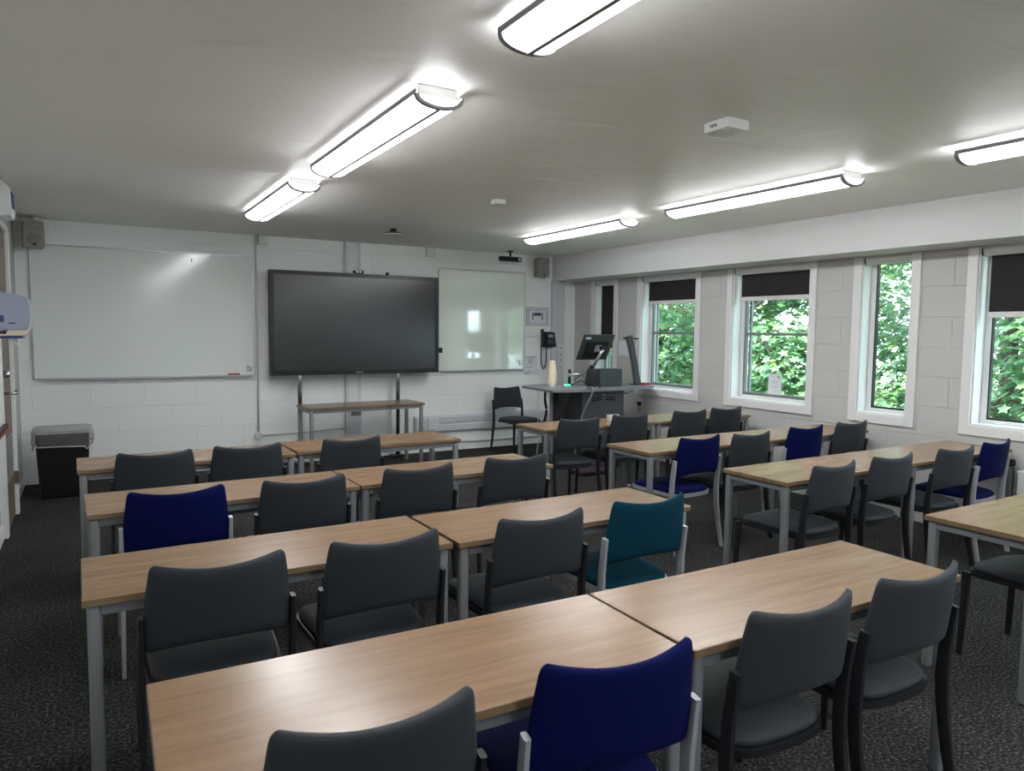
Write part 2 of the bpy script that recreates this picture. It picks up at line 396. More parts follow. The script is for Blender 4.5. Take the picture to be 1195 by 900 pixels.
# windows
for i, (a, b) in enumerate(WIN):
    w_ = bpy.data.objects.new('window_%d' % (i+1), None); col.objects.link(w_); w_['kind'] = 'structure'
    w_.location = (XR, (a+b)/2, WZ0)
    cy = (a+b)/2; hw = (b-a)/2; H = WZ1-WZ0
    P = lambda x0, y0, z0, x1, y1, z1: ((x0, y0, z0), (x1, y1, z1))
    t = 0.078
    bm = new()
    for q in (P(-0.018, -hw-t, -t, 0, -hw, H), P(-0.018, hw, -t, 0, hw+t, H), P(-0.018, -hw, -t, 0, hw, 0)): add_box(bm, *q, 0.003)
    for q in (P(0, -hw, 0, 0.20, -hw+0.012, H), P(0, hw-0.012, 0, 0.20, hw, H), P(0, -hw+0.012, H-0.012, 0.20, hw-0.012, H)): add_box(bm, *q)
    obj('architrave', bm, MT['white_gloss'], w_)
    bm = new(); add_box(bm, (0, -hw+0.012, 0), (0.20, hw-0.012, 0.014), 0.003); obj('sill', bm, MT['white_gloss'], w_)
    fw = 0.045; x0, x1 = 0.12, 0.17; h0 = 0.014; h2 = H-0.055
    bm = new(); l = hw-0.012
    for q in (P(x0, -l, h0, x1, -l+fw, H-0.012), P(x0, l-fw, h0, x1, l, H-0.012), P(x0, -l+fw, h0, x1, l-fw, h0+0.03), P(x0, -l+fw, h2, x1, l-fw, H-0.012)): add_box(bm, *q, 0.003)
    obj('window_frame', bm, MT['white_gloss'], w_)
    g0, g1 = -l+fw, l-fw; gz0, gz1 = h0+0.03, h2
    sash = i in (0, 1, 2)
    bm = new(); k = 0.022 if sash else 0.010; sx0, sx1 = (0.128, 0.165)
    for q in (P(sx0, g0, gz0, sx1, g0+k, gz1), P(sx0, g1-k, gz0, sx1, g1, gz1), P(sx0, g0+k, gz0, sx1, g1-k, gz0+k*1.5), P(sx0, g0+k, gz1-k, sx1, g1-k, gz1)): add_box(bm, *q, 0.001)
    if sash:
        mz = 1.57-WZ0
        add_box(bm, (sx0-0.004, g0+k, mz-0.014), (sx1, g1-k, mz+0.014), 0.002)
        # outer guide channel of the sliding sash
        add_box(bm, (0.172, g1-k-0.03, gz0), (0.20, g1-k-0.008, gz1)); add_box(bm, (0.172, g0+k+0.004, gz0), (0.20, g0+k+0.02, gz1))
    obj('sash', bm, MT['frame'] if sash else MT['black'], w_)
    bm = new(); add_box(bm, (0.146, g0+k*0.6, gz0+0.006), (0.150, g1-k*0.6, gz1-0.006)); obj('pane', bm, MT['glass'], w_)
    bm = new(); add_box(bm, (0.10, g0-0.02, gz0+0.12), (0.122, g0-0.005, gz0+0.20), 0.004); obj('latch', bm, MT['black'], w_)
    if i > 4: continue
    # roller blind hanging in the opening
    drop = [1.36, 1.965, 1.965, 2.20, 1.765][i]
    names = ['black roller blind lowered most of the way over the narrow window behind the monitor',
             'black roller blind partly lowered on the window right of the lectern',
             'black roller blind partly lowered on the window with the white notice taped on its glass',
             'roller blind fully rolled up in the tall narrow window, only its white case showing',
             'black roller blind lowered furthest of the wide windows, at right edge']
    bl = thing('roller_blind', names[i], 'blind', (XR, cy, WZ1), 0, 'roller blinds in the windows')
    bm = new(); add_box(bm, (0.0, -hw+0.016, -0.072), (0.06, hw-0.016, -0.008), 0.012, seg=3); obj('blind_case', bm, MT['white_gloss'], bl)
    if drop < 2.19:
        bm = new(); add_box(bm, (0.066, -hw+0.058, drop-WZ1), (0.070, hw-0.058, -0.02)); obj('blind_fabric', bm, MT['blind'], bl)
        bm = new(); add_box(bm, (0.060, -hw+0.056, drop-WZ1-0.045), (0.076, hw-0.056, drop-WZ1), 0.004); obj('bottom_bar', bm, MT['white_gloss'], bl)
    bm = new(); add_tube(bm, [(-0.006, hw-0.02, -0.01), (-0.012, hw-0.022, -0.04), (0.0, hw-0.03, -0.07)], 0.004, n=8); obj('blind_bracket', bm, MT['black'], bl)

# ------------------------------------------------------------------ outside: lawn and trees
bm = new(); add_box(bm, (XR+WT+0.3, -30, -3.3), (60, 45, -3.2)); o = struct('ground', bm, MT['grass'])
def leaf_verts(s):
    pts = []
    for k in range(10):
        a = 2*PI*k/10
        r = s*(1.0 if k % 2 == 0 else 0.52)
        pts.append(Vector((math.cos(a)*r, math.sin(a)*r, 0)))
    return pts
def tree(name, label, base, height, spread, nleaf, trunk_r, blobs):
    t = thing(name, label, 'tree', base, 0, 'trees outside the windows')
    bm = new(); H = height
    trunk = [(0, 0, 0), (0.05, 0.1, H*0.3), (-0.05, 0.05, H*0.6), (0, 0, H*0.9)]
    add_tube(bm, trunk, trunk_r, taper=[1.2, 1, 0.7, 0.3], n=12)
    for (bx, by, bz, br) in blobs:
        st = Vector((0, 0, max(0.8, min(bz-0.7, H*0.85)))); en = Vector((bx, by, bz))
        mid = (st+en)/2+Vector((0, 0, 0.12))
        add_tube(bm, [st, mid, en, en+Vector((0.3*(-1 if bx < 0 else 1), 0.5*(-1 if by < 0 else 1), 0.2))], trunk_r*0.26, taper=[1, .75, .5, .2], n=8)
        for k in range(5):
            dd = Vector((random.uniform(-1, 1), random.uniform(-1, 1), random.uniform(-.5, .8)))*br*0.8
            add_tube(bm, [en, en+dd*0.5+Vector((0, 0, .06)), en+dd], 0.016, taper=[1, .7, .3], n=6)
    obj('trunk', bm, MT['bark'], t, True)
    verts = []; faces = []
    per = nleaf//len(blobs)
    for (bx, by, bz, br) in blobs:
        for k in range(per):
            d_ = Vector((random.gauss(0, 1), random.gauss(0, 1), random.gauss(0, 1))).normalized()
            rad = br*random.uniform(0.15, 1.0)**0.45
            c = Vector((bx, by, bz))+Vector((d_.x*rad*0.85, d_.y*rad*1.15, d_.z*rad*0.8))
            nrm = (Vector((random.uniform(-.8, .6), random.uniform(-.6, .6), 1.0))*0.8+d_*0.5).normalized()
            q = nrm.to_track_quat('Z', 'Y').to_matrix() @ Matrix.Rotation(random.uniform(0, 6.28), 3, 'Z')
            s = random.uniform(0.05, 0.095)
            st = len(verts)
            verts.append(c+q @ Vector((0, 0, s*0.12)))
            for p in leaf_verts(s): verts.append(c+q @ p)
            for j in range(10): faces.append((st, st+1+j, st+1+(j+1) % 10))
    me = bpy.data.meshes.new('foliage'); me.from_pydata([tuple(v) for v in verts], [], faces); me.materials.append(MT['leaf'])
    o = bpy.data.objects.new('foliage', me); col.objects.link(o); o.parent = t
def blobs(n, sx, sy, z0, z1, r0, r1):
    return [(random.uniform(-sx, sx), random.uniform(-sy, sy), random.uniform(z0, z1), random.uniform(r0, r1)) for _ in range(n)]
tree('sycamore_tree', 'leafy green tree nearest the rightmost windows, branches showing in the narrow window', (9.6, 4.4, -3.2), 10.0, 3, 17000, 0.17, blobs(27, 1.0, 1.9, 2.6, 9.0, 0.75, 1.1))
tree('sycamore_tree', 'bright leafy tree seen through the sash window that carries the notice', (9.9, 8.9, -3.2), 10.0, 3, 17000, 0.15, blobs(27, 1.0, 1.9, 2.6, 9.0, 0.75, 1.1))
tree('sycamore_tree', 'leafy tree behind the sash window nearest the lectern, white sky between its leaves', (10.6, 13.4, -3.2), 9.0, 3, 14000, 0.15, blobs(23, 1.1, 1.9, 2.6, 7.6, 0.75, 1.1))
tree('sycamore_tree', 'leafy tree mostly outside the photo beyond the right edge', (9.6, -0.3, -3.2), 8.0, 3, 7000, 0.15, blobs(14, 1.0, 1.9, 2.6, 6.8, 0.8, 1.15))
for k_, (x_, y_) in enumerate(((14.0, 7.0), (14.4, 12.0), (15.0, 17.5))):
    tree('sycamore_tree', ['distant darker tree behind the trees of the right windows', 'distant darker tree behind the tree of the notice window', 'distant darker tree beyond the window nearest the lectern'][k_], (x_, y_, -3.2), 11.0, 3, 11000, 0.2, blobs(22, 1.3, 2.2, 2.4, 9.8, 1.0, 1.4))

# ------------------------------------------------------------------ tables
L_, W_, TH = 1.276, 0.48, 0.732
def make_table(label, x, y, deg, L=L_, W=W_, H=TH, group='beech topped classroom tables'):
    """x, y = far-left corner of the top; table runs along +x and towards the camera"""
    t = thing('classroom_table', label, 'table', (x, y, 0), R(deg), group)
    bm = new(); add_box(bm, (0, -W, H-0.025), (L, 0, H), 0.0025, seg=1)
    for f in bm.faces:
        f.material_index = 0 if abs(f.normal.z) > 0.9 else 1
    o = obj('tabletop', bm, [MT['table'], MT['table_edge']], t)
    i = 0.012; s = 0.040; z1 = H-0.0255
    bm = new()
    for yy in (-W+i+0.006, -i-0.006-0.025): add_box(bm, (i+s, yy, z1-0.036), (L-i-s, yy+0.025, z1), 0.003)
    for xx in (i+0.006, L-i-0.006-0.025): add_box(bm, (xx, -W+i+s, z1-0.036), (xx+0.025, -i-s, z1), 0.003)
    obj('frame', bm, MT['frame'], t)
    for (lx, ly) in ((i, -W+i), (i, -i-s), (L-i-s, -W+i), (L-i-s, -i-s)):
        bm = new(); add_box(bm, (lx, ly, 0.0), (lx+s, ly+s, z1), 0.012, seg=3)
        smooth_angle(obj('leg', bm, MT['frame'], t), 50)
    return t
def rename_later(): pass
make_table('beech table at the left in the front row, facing the big screen', -0.092, 5.365, 1.0)
make_table('beech table under the big screen side of the front row, right of a dark seam', 1.196, 5.452, 2.2)
make_table('beech table in the second row with a royal blue chair at its left', -0.046, 4.178, 1.6)
make_table('beech table in the second row, right of the blue chair, beside the central aisle', 1.238, 4.218, 1.7)
make_table('beech table in the third row, left one, its silver leg against the dark carpet', -0.049, 3.017, 0.65)
make_table('beech table in the third row with the teal chair at its right end', 1.242, 3.012, 1.1)
make_table('nearest beech table, lower left, cut off by the bottom of the photo', 0.093, 1.863, -1.2)
make_table('nearest beech table on the right, two charcoal chairs pushed against its near side', 1.376, 1.836, -0.45)
make_table('beech table in front of the lectern with two small clear cups on it', 3.339, 5.610, 0.8)
make_table('far table by the window wall with green window light reflected on its top', 4.625, 5.628, 0.4)
make_table('aisle end table of the second right-hand row, blue chair at its near side', 3.366, 4.307, 1.3)
make_table('window end table of the second right-hand row under the notice window', 4.654, 4.332, 0.6)
make_table('aisle end table of the third right-hand row with strong green reflection', 3.400, 3.178, 0.8)
make_table('window end table of the third right-hand row with a blue chair at its corner', 4.686, 3.196, 0.4)
make_table('table at the right edge of the photo, only its left part in view', 3.387, 1.904, 0.3, group='beech topped classroom tables')
make_table('narrow beech table standing alone against the wall beneath the big screen', 1.965, 8.085, 3.2, L=1.36, W=0.46, group=None)

# ------------------------------------------------------------------ chairs
def backrest_bm():
    bm = new(); nu, nv = 22, 16
    zb0, zt0 = 0.555, 0.842
    def pt(u, v, side):
        hw = 0.226-0.023*max(0.0, (v-0.25)/0.75)**1.5
        rt = 0.075; rb = 0.09
        if v > 1-rt:
            k = (v-(1-rt))/rt; hw -= 0.016*(1-math.sqrt(max(0, 1-k*k)))
        if v < rb:
            k = (rb-v)/rb; hw -= 0.022*(1-math.sqrt(max(0, 1-k*k)))
        zt = zt0-0.020*(1-u*u); zb = zb0+0.022*(1-u*u)-0.004
        z = zb+(zt-zb)*v
        y = -0.183-0.042*v**1.1-0.040*(1-u*u)
        e = (1-abs(u)**7)*(1-abs(2*v-1)**7)
        th = 0.0155*(0.25+0.75*math.sqrt(max(e, 0)))
        return (hw*u, y+side*th, z)
    g = {}
    for s in (-1, 1):
        for i in range(nu+1):
            for j in range(nv+1):
                g[s, i, j] = bm.verts.new(pt(-math.cos(PI*i/nu), 0.5-0.5*math.cos(PI*j/nv), s))
    for s in (-1, 1):
        for i in range(nu):
            for j in range(nv):
                bm.faces.new((g[s, i, j], g[s, i+1, j], g[s, i+1, j+1], g[s, i, j+1]))
    bd = [(i, 0) for i in range(nu)]+[(nu, j) for j in range(nv)]+[(i, nv) for i in range(nu, 0, -1)]+[(0, j) for j in range(nv, 0, -1)]
    for k in range(len(bd)):
        a = bd[k]; b = bd[(k+1) % len(bd)]
        bm.faces.new((g[-1, a[0], a[1]], g[-1, b[0], b[1]], g[1, b[0], b[1]], g[1, a[0], a[1]]))
    return bm
def seat_outline(off=0.0, n=64):
    """closed plan outline of the seat, front at +y"""
    pts = []
    for k in range(n):
        a = 2*PI*k/n
        c, s = math.cos(a), math.sin(a)
        e = 0.38
        x = abs(c)**e*(1 if c > 0 else -1); y = abs(s)**e*(1 if s > 0 else -1)
        yy = 0.052+0.222*y
        if y < 0: yy -= 0.022*(1-x*x)*(-y)
        hw = 0.211+0.010*y
        pts.append(((hw+off)*x, yy+off*y))
    return pts
def seat_bm():
    bm = new(); N = 64
    layers = [(0.012, 0.413), (0.0, 0.409), (0.0, 0.418), (-0.002, 0.430), (-0.010, 0.439), (-0.03, 0.4445), (-0.07, 0.446)]
    layers = [(-0.01, 0.408)]+[(l[0]-0.001, l[1]) for l in layers[2:]]
    rings = []
    for off, z in layers:
        rings.append([bm.verts.new((x, y, z+0.014-(0.012*max(0, (y-0.19)/0.08)**2 if z > .43 else 0)-0.006*max(0, -y/0.17))) for x, y in seat_outline(off, N)])
    for i in range(len(rings)-1):
        for j in range(N): bm.faces.new((rings[i][j], rings[i][(j+1) % N], rings[i+1][(j+1) % N], rings[i+1][j]))
    bm.faces.new(rings[0][::-1])
    c = bm.verts.new((0, 0.05, 0.455))
    for j in range(N): bm.faces.new((rings[-1][j], rings[-1][(j+1) % N], c))
    return bm
def rail_bm():
    bm = new(); N = 64
    a = seat_outline(0.008, N); b = seat_outline(-0.022, N)
    def zz(y): return -0.006*max(0, -y/0.17)
    R4 = [[bm.verts.new((x, y, z+zz(y))) for x, y in p] for p, z in ((a, 0.425), (a, 0.401), (b, 0.401), (b, 0.425))]
    for i in range(4):
        for j in range(N):
            bm.faces.new((R4[i][j], R4[i][(j+1) % N], R4[(i+1) % 4][(j+1) % N], R4[(i+1) % 4][j]))
    return bm
def rear_leg_bm(s):
    bm = new(); x = 0.232*s
    pts = [(x*1.02, -0.245, 0.0), (x*1.01, -0.212, 0.16), (x, -0.190, 0.32), (x, -0.184, 0.42), (x, -0.188, 0.52), (x, -0.200, 0.62), (x, -0.208, 0.675)]
    add_tube(bm, pts, 0.010, 0.019, rect=True, taper=[0.8, 0.95, 1.05, 1.1, 1.0, 0.9, 0.85], up=Vector((0, 1, 0)))
    return bm
def front_leg_bm(s):
    bm = new(); x = 0.228*s
    pts = [(x, 0.258, 0.420), (x*1.01, 0.259, 0.36), (x*1.02, 0.263, 0.2), (x*1.03, 0.270, 0.0)]
    add_tube(bm, pts, 0.010, 0.016, rect=True, taper=[1.15, 1.1, 0.95, 0.8], up=Vector((0, 1, 0)))
    return bm
def make_chair(label, fabric, frame):
    t = thing('stacking_chair', label, 'chair')
    obj('seat', seat_bm(), fabric, t, True)
    obj('backrest', backrest_bm(), fabric, t, True)
    obj('seat_frame', rail_bm(), frame, t)
    for s in (-1, 1): smooth_angle(obj('leg', rear_leg_bm(s), frame, t), 50)
    for s in (-1, 1): smooth_angle(obj('leg', front_leg_bm(s), frame, t), 50)
    return t
def copy_thing(root):
    r = root.copy(); col.objects.link(r)
    for ch in list(root.children):
        c = ch.copy(); col.objects.link(c); c.parent = r
    return r
protos = {}
mats_for = {'grey': (MT['grey_fabric'], MT['dark_frame']), 'blue': (MT['blue_fabric'], MT['light_frame']), 'teal': (MT['teal_fabric'], MT['light_frame'])}
groups = {'grey': 'charcoal grey classroom chairs', 'blue': 'royal blue classroom chairs', 'teal': None}
def place_chair(kind, bx, by, deg, label, loc_is_back=True):
    if kind not in protos:
        o = make_chair(label, *mats_for[kind]); protos[kind] = o
    else: o = copy_thing(protos[kind])
    o['label'] = label; o['category'] = 'chair'
    if groups[kind]: o['group'] = groups[kind]
    a = R(deg); k = 0.225 if loc_is_back else 0
    o.location = (bx-math.sin(a)*k, by+math.cos(a)*k, 0); o.rotation_euler = (0, 0, a)
    return o
CH = [
 ('grey', 0.468, 1.301, -3.0, 'charcoal chair nearest the bottom left, only the top of its back showing'),
 ('blue', 1.045, 1.270, -6.8, 'large royal blue chair at the bottom centre, pale silver frame'),
 ('grey', 1.697, 1.274, -2.1, 'charcoal chair at bottom right, immediately right of the nearest blue chair'),
 ('grey', 2.250, 1.269, -1.3, 'charcoal chair at the right end of the nearest table'),
 ('grey', 0.343, 2.434, -1.7, 'charcoal chair at the left end of the third row, beside the silver table leg'),
 ('grey', 0.904, 2.426, -0.3, 'charcoal chair second from left in the third row'),
 ('grey', 1.574, 2.425, 0.6, 'charcoal chair immediately left of the teal chair'),
 ('teal', 2.155, 2.437, -0.4, 'teal green chair with pale silver frame, the only one of its colour'),
 ('blue', 0.330, 3.594, 0.2, 'royal blue chair at the left end of the second row'),
 ('grey', 0.910, 3.583, 0.7, 'charcoal chair right of the leftmost blue chair in the second row'),
 ('grey', 1.538, 3.610, 2.6, 'charcoal chair third from left in the second row'),
 ('grey', 2.177, 3.645, -0.9, 'charcoal chair at the aisle end of the second row, left block'),
 ('grey', 0.322, 4.738, -0.7, 'charcoal chair at the left end of the front row, nearest the bin'),
 ('grey', 0.853, 4.764, -0.5, 'charcoal chair second from left in the front row'),
 ('grey', 1.538, 4.778, 4.3, 'charcoal chair in the front row below the narrow table under the screen'),
 ('grey', 3.622, 5.013, -1.1, 'charcoal chair at the aisle end of the table before the lectern'),
 ('grey', 4.219, 5.058, 0.7, 'charcoal chair second from the aisle at the table before the lectern'),
 ('grey', 4.950, 5.056, -1.4, 'charcoal chair third from the aisle, far row by the window wall'),
 ('grey', 5.490, 5.103, -1.0, 'charcoal chair nearest the window wall in the far row'),
 ('blue', 3.766, 3.738, 2.9, 'royal blue chair beside the central aisle in the right block'),
 ('grey', 4.269, 3.711, 1.9, 'charcoal chair between the two blue chairs of the second right-hand row'),
 ('blue', 4.967, 3.768, 0.4, 'royal blue chair below the window that carries a white notice'),
 ('grey', 5.600, 3.800, 0.6, 'charcoal chair by the wall beneath the tall narrow window'),
 ('grey', 3.692, 2.600, 3.3, 'charcoal chair at the aisle end of the third right-hand row, seat fully visible'),
 ('grey', 4.280, 2.615, 0.1, 'charcoal chair second from the aisle in the third right-hand row'),
 ('grey', 4.965, 2.600, -1.0, 'charcoal chair left of the blue chair near the radiator'),
 ('blue', 5.535, 2.630, 4.0, 'royal blue chair beside the radiator at the far right'),
]
for c in CH: place_chair(*c)
place_chair('grey', 3.925, 1.596, 0.0, 'charcoal chair at the right edge, only its seat showing under the table', False)
place_chair('grey', 4.74, 8.215, 186, 'charcoal chair against the front wall, turned to face the room beside the lectern')

# ------------------------------------------------------------------ ceiling lights
def make_light(label, x0, x1, y0, y1):
    cx, cy = (x0+x1)/2, (y0+y1)/2; hw = (x1-x0)/2; hl = (y1-y0)/2
    t = thing('ceiling_light', label, 'ceiling light', (cx, cy, ZC), 0, 'linear ceiling lights')
    n = 14; d0, d1 = -0.046, -0.094
    def arc(k, inset=0.0):
        a = -1+2*k/n
        return (hw-inset)*math.sin(a*PI/2), d0+(d1-d0)*math.cos(a*PI/2)**0.85 if abs(a) < 1 else d0
    bm = new(); add_box(bm, (-hw*0.85, -hl+0.02, -0.044), (hw*0.85, hl-0.02, 0.0), 0.003); obj('back_plate', bm, MT['white_plastic'], t)
    bm = new(); A = []; B = []
    for k in range(n+1):
        x, z = arc(k, 0.004); A.append(bm.verts.new((x, -hl+0.022, z))); B.append(bm.verts.new((x, hl-0.022, z)))
    for k in range(n): bm.faces.new((A[k], A[k+1], B[k+1], B[k]))
    bm.faces.new(A); bm.faces.new(B[::-1])
    obj('diffuser', bm, MT['diffuser'], t, False)
    for s in (-1, 1):
        bm = new(); add_box(bm, (s*hw-0.004, -hl+0.005, -0.052), (s*hw+0.004, hl-0.005, -0.030)); obj('side_rail', bm, MT['lamp_trim'], t)
    bm = new(); add_box(bm, (-0.010, -hl+0.02, d1-0.006), (0.010, hl-0.02, d1+0.004)); obj('spine', bm, MT['lamp_trim'], t)
    for s in (-1, 1):
        bm = new(); y_a = s*(hl-0.024); y_b = s*hl
        rings = []
        for k in range(n+1):
            x, z = arc(k); xi, zi = arc(k, 0.012); zi += 0.010
            if k in (0, n): zi = z
            rings.append([bm.verts.new((x, y_a, z-0.003)), bm.verts.new((x, y_b, z-0.003)), bm.verts.new((xi, y_b, zi)), bm.verts.new((xi, y_a, zi))])
        for k in range(n):
            for q in range(4): bm.faces.new((rings[k][q], rings[k][(q+1) % 4], rings[k+1][(q+1) % 4], rings[k+1][q]))
        bm.faces.new(rings[0]); bm.faces.new(rings[-1][::-1])
        obj('end_cap', bm, MT['lamp_trim'], t)
    return t
make_light('ceiling light cut off by the top of the photo, largest of the linear lights', 1.205, 1.425, 0.62, 2.17)
make_light('linear ceiling light in the middle of the left-hand line', 1.205, 1.425, 2.87, 4.52)
make_light('short-looking linear ceiling light farthest along the left line, over the whiteboard end', 1.205, 1.425, 5.10, 6.70)
make_light('farthest linear ceiling light on the window side, near the speaker corner', 4.10, 4.32, 5.12, 6.78)
make_light('long linear ceiling light on the window side above the middle windows', 4.10, 4.32, 2.92, 4.55)
make_light('ceiling light at the right edge of the photo, mostly out of view', 4.10, 4.32, 0.65, 2.25)
make_light('linear ceiling light on the left line, behind the camera', 1.205, 1.425, -1.60, -0.03)
make_light('linear ceiling light on the window line, behind the camera', 4.10, 4.32, -1.60, -0.03)
make_light('rearmost linear ceiling light on the left line, behind the camera', 1.205, 1.425, -3.85, -2.30)
make_light('rearmost linear ceiling light on the window line, behind the camera', 4.10, 4.32, -3.85, -2.30)

# small boxes on the ceiling
t = thing('ceiling_sensor', 'white square sensor box on the ceiling with a grey slot underneath', 'sensor', (2.73, 2.60, ZC))
bm = new(); add_box(bm, (-0.072, -0.078, -0.050), (0.072, 0.078, -0.004), 0.002); add_box(bm, (-0.065, -0.07, -0.004), (0.065, 0.07, 0)); obj('body', bm, MT['white_plastic'], t)
bm = new(); add_box(bm, (-0.022, -0.066, -0.0515), (0.012, 0.05, -0.0495)); obj('slot', bm, MT['aluminium'], t)
bm = new()
for k in range(4): add_box(bm, (-0.0735, 0.030-0.012*k, -0.031-0.003*(k % 2)), (-0.0715, 0.037-0.012*k, -0.019))
obj('printed_mark', bm, MT['ink'], t)
bm = new(); add_box(bm, (-0.045, -0.045, -0.038), (0.045, 0.045, 0.0), 0.004)
tag(obj('smoke_detector', bm, MT['white_plastic'], loc=(2.835, 5.08, ZC)), 'small plain white box on the middle of the ceiling', 'detector')
t = thing('ceiling_microphone', 'flat black ceiling unit with a white underside in front of the screen', 'microphone', (2.74, 7.12, ZC))
bm = new(); add_lathe(bm, [(0.03, -0.0), (0.03, -0.025), (0.085, -0.045), (0.088, -0.052)], 24); obj('housing', bm, MT['black'], t, False)
bm = new(); add_lathe(bm, [(0.088, -0.052), (0.086, -0.060), (0.07, -0.064)], 24); obj('grille', bm, MT['white_plastic'], t)
t = thing('tracking_camera', 'black bar shaped camera hanging from the ceiling near the right speaker', 'camera', (4.765, 8.2, ZC))
bm = new(); add_lathe(bm, [(0.04, 0), (0.04, -0.012), (0.014, -0.018), (0.014, -0.07)], 16); obj('mount', bm, MT['black'], t)
bm = new(); add_box(bm, (-0.16, -0.035, -0.135), (0.16, 0.035, -0.075), 0.012, seg=3); obj('camera_bar', bm, MT['black'], t)
bm = new(); add_lathe(bm, [(0.022, -0.035), (0.022, -0.043), (0.012, -0.045)], 16, (0.12, 0, -0.105), 'Y'); obj('lens', bm, MT['aluminium'], t)

# speakers
def speaker(label, x, y, zc, rz, tube):
    t = thing('wall_speaker', label, 'speaker', (x, y, zc), rz, 'grey wall speakers')
    bm = new(); add_prism(bm, [(-0.085, -0.125), (0.075, -0.128), (0.088, -0.11), (0.082, 0.115), (0.068, 0.13), (-0.065, 0.13), (-0.085, 0.11), (-0.09, -0.10)], -0.07, 0.07, 0.008, 'Y')
    obj('cabinet', bm, MT['speaker'], t)
    bm = new(); add_lathe(bm, [(0.058, -0.070), (0.056, -0.076), (0.02, -0.078)], 28, (0.0, 0, -0.045), 'Y'); obj('woofer_grille', bm, MT['speaker_mesh'], t)
    for s in (-1, 1):
        bm = new(); add_lathe(bm, [(0.012, -0.070), (0.010, -0.075)], 14, (s*0.032, 0, 0.055), 'Y'); obj('port', bm, MT['speaker_mesh'], t)
    bm = new(); add_box(bm, (-0.012, -0.080, -0.108), (0.014, -0.0775, -0.086)); obj('badge', bm, MT['black'], t)
    bm = new(); add_tube(bm, [(0.02, 0.03, 0.12), (0.02, 0.03, tube)], 0.032 if tube > 0.15 and x < 0 else 0.014, n=16)
    add_box(bm, (-0.01, 0.03, tube-0.03), (0.05, 0.12, tube-0.01)); obj('bracket', bm, MT['white_plastic'], t)
    return t
speaker('grey speaker in the left corner above the big whiteboard', -0.428, 8.30, 2.44, 0.12, 0.165)
speaker('grey speaker in the right corner beside the beam', 5.345, 8.34, 2.435, -0.06, 0.172)

# ------------------------------------------------------------------ whiteboards
t = thing('whiteboard', 'large whiteboard on the left of the front wall with a pen ledge', 'whiteboard', (0.565, YF, 1.71))
bm = new(); add_box(bm, (-1.036, -0.018, -0.655), (1.036, -0.002, 0.655)); obj('board_surface', bm, MT['board'], t)
bm = new()
for lo, hi in (((-1.048, -0.024, -0.667), (-1.034, 0, 0.667)), ((1.034, -0.024, -0.667), (1.048, 0, 0.667)), ((-1.034, -0.024, 0.653), (1.034, 0, 0.667)), ((-1.034, -0.024, -0.667), (1.034, 0, -0.653))): add_box(bm, lo, hi, 0.002)
obj('board_frame', bm, MT['aluminium'], t)
bm = new(); add_box(bm, (-0.95, -0.070, -0.672), (1.0, -0.024, -0.664), 0.002); add_box(bm, (-0.95, -0.072, -0.672), (1.0, -0.068, -0.655)); obj('pen_ledge', bm, MT['aluminium'], t)
bm = new()
for k in range(4): add_box(bm, (0.955, -0.020, -0.565-0.018*k), (1.015 if k else 0.985, -0.0178, -0.557-0.018*k))
obj('printed_label', bm, MT['ink'], t)
bm = new(); add_box(bm, (0.405, -0.022, 0.565), (0.415, -0.017, 0.60)); obj('ink_mark', bm, MT['ink'], t)
bm = new(); add_box(bm, (-0.06, -0.02, 0), (0.06, 0.02, 0.026), 0.006)
tag(obj('board_eraser', bm, MT['red'], loc=(1.38, YF-0.048, 1.0465)), 'red board rubber lying on the pen ledge of the large whiteboard', 'eraser')
t = thing('whiteboard', 'smaller greenish whiteboard right of the big screen', 'whiteboard', (4.52, YF, 1.705))
bm = new(); add_box(bm, (-0.636, -0.018, -0.652), (0.636, -0.002, 0.652)); obj('board_surface', bm, MT['board_green'], t)
bm = new()
for lo, hi in (((-0.646, -0.024, -0.662), (-0.634, 0, 0.662)), ((0.634, -0.024, -0.662), (0.646, 0, 0.662)), ((-0.634, -0.024, 0.650), (0.634, 0, 0.662)), ((-0.634, -0.024, -0.662), (0.634, 0, -0.650))): add_box(bm, lo, hi, 0.002)
obj('board_frame', bm, MT['aluminium'], t)
bm = new(); add_box(bm, (-0.62, -0.05, -0.668), (0.62, -0.024, -0.660), 0.002); obj('pen_ledge', bm, MT['aluminium'], t)
bm = new(); add_box(bm, (0.565, -0.020, -0.60), (0.58, -0.0178, -0.53)); add_box(bm, (0.595, -0.020, -0.60), (0.61, -0.0178, -0.57)); obj('printed_label', bm, MT['pale_ink'], t)

# ------------------------------------------------------------------ interactive screen on its stand
SX, SY, SZ = 2.750, 8.25, 1.635
t = thing('display_screen', 'large black wall-sized touch screen on a two-pole stand, switched off', 'screen', (SX, SY, 0))
hw, hh = 1.018, 0.588
bm = new(); add_box(bm, (-hw, 0.004, SZ-hh), (hw, 0.085, SZ+hh), 0.006); obj('casing', bm, MT['black'], t)
bm = new(); b_ = 0.045
for lo, hi in (((-hw, -0.008, SZ-hh), (-hw+b_, 0.006, SZ+hh)), ((hw-b_, -0.008, SZ-hh), (hw, 0.006, SZ+hh)), ((-hw+b_, -0.008, SZ+hh-b_), (hw-b_, 0.006, SZ+hh)), ((-hw+b_, -0.008, SZ-hh), (hw-b_, 0.006, SZ-hh+b_+0.01))): add_box(bm, lo, hi, 0.002)
obj('bezel', bm, MT['black_gloss'], t)
bm = new(); add_box(bm, (-hw+b_, -0.001, SZ-hh+b_), (hw-b_, 0.005, SZ+hh-b_)); obj('glass_panel', bm, MT['screen'], t)
bm = new(); add_box(bm, (-0.045, -0.0095, SZ-hh+0.018), (0.045, -0.0075, SZ-hh+0.028)); obj('maker_mark', bm, MT['pale_ink'], t)
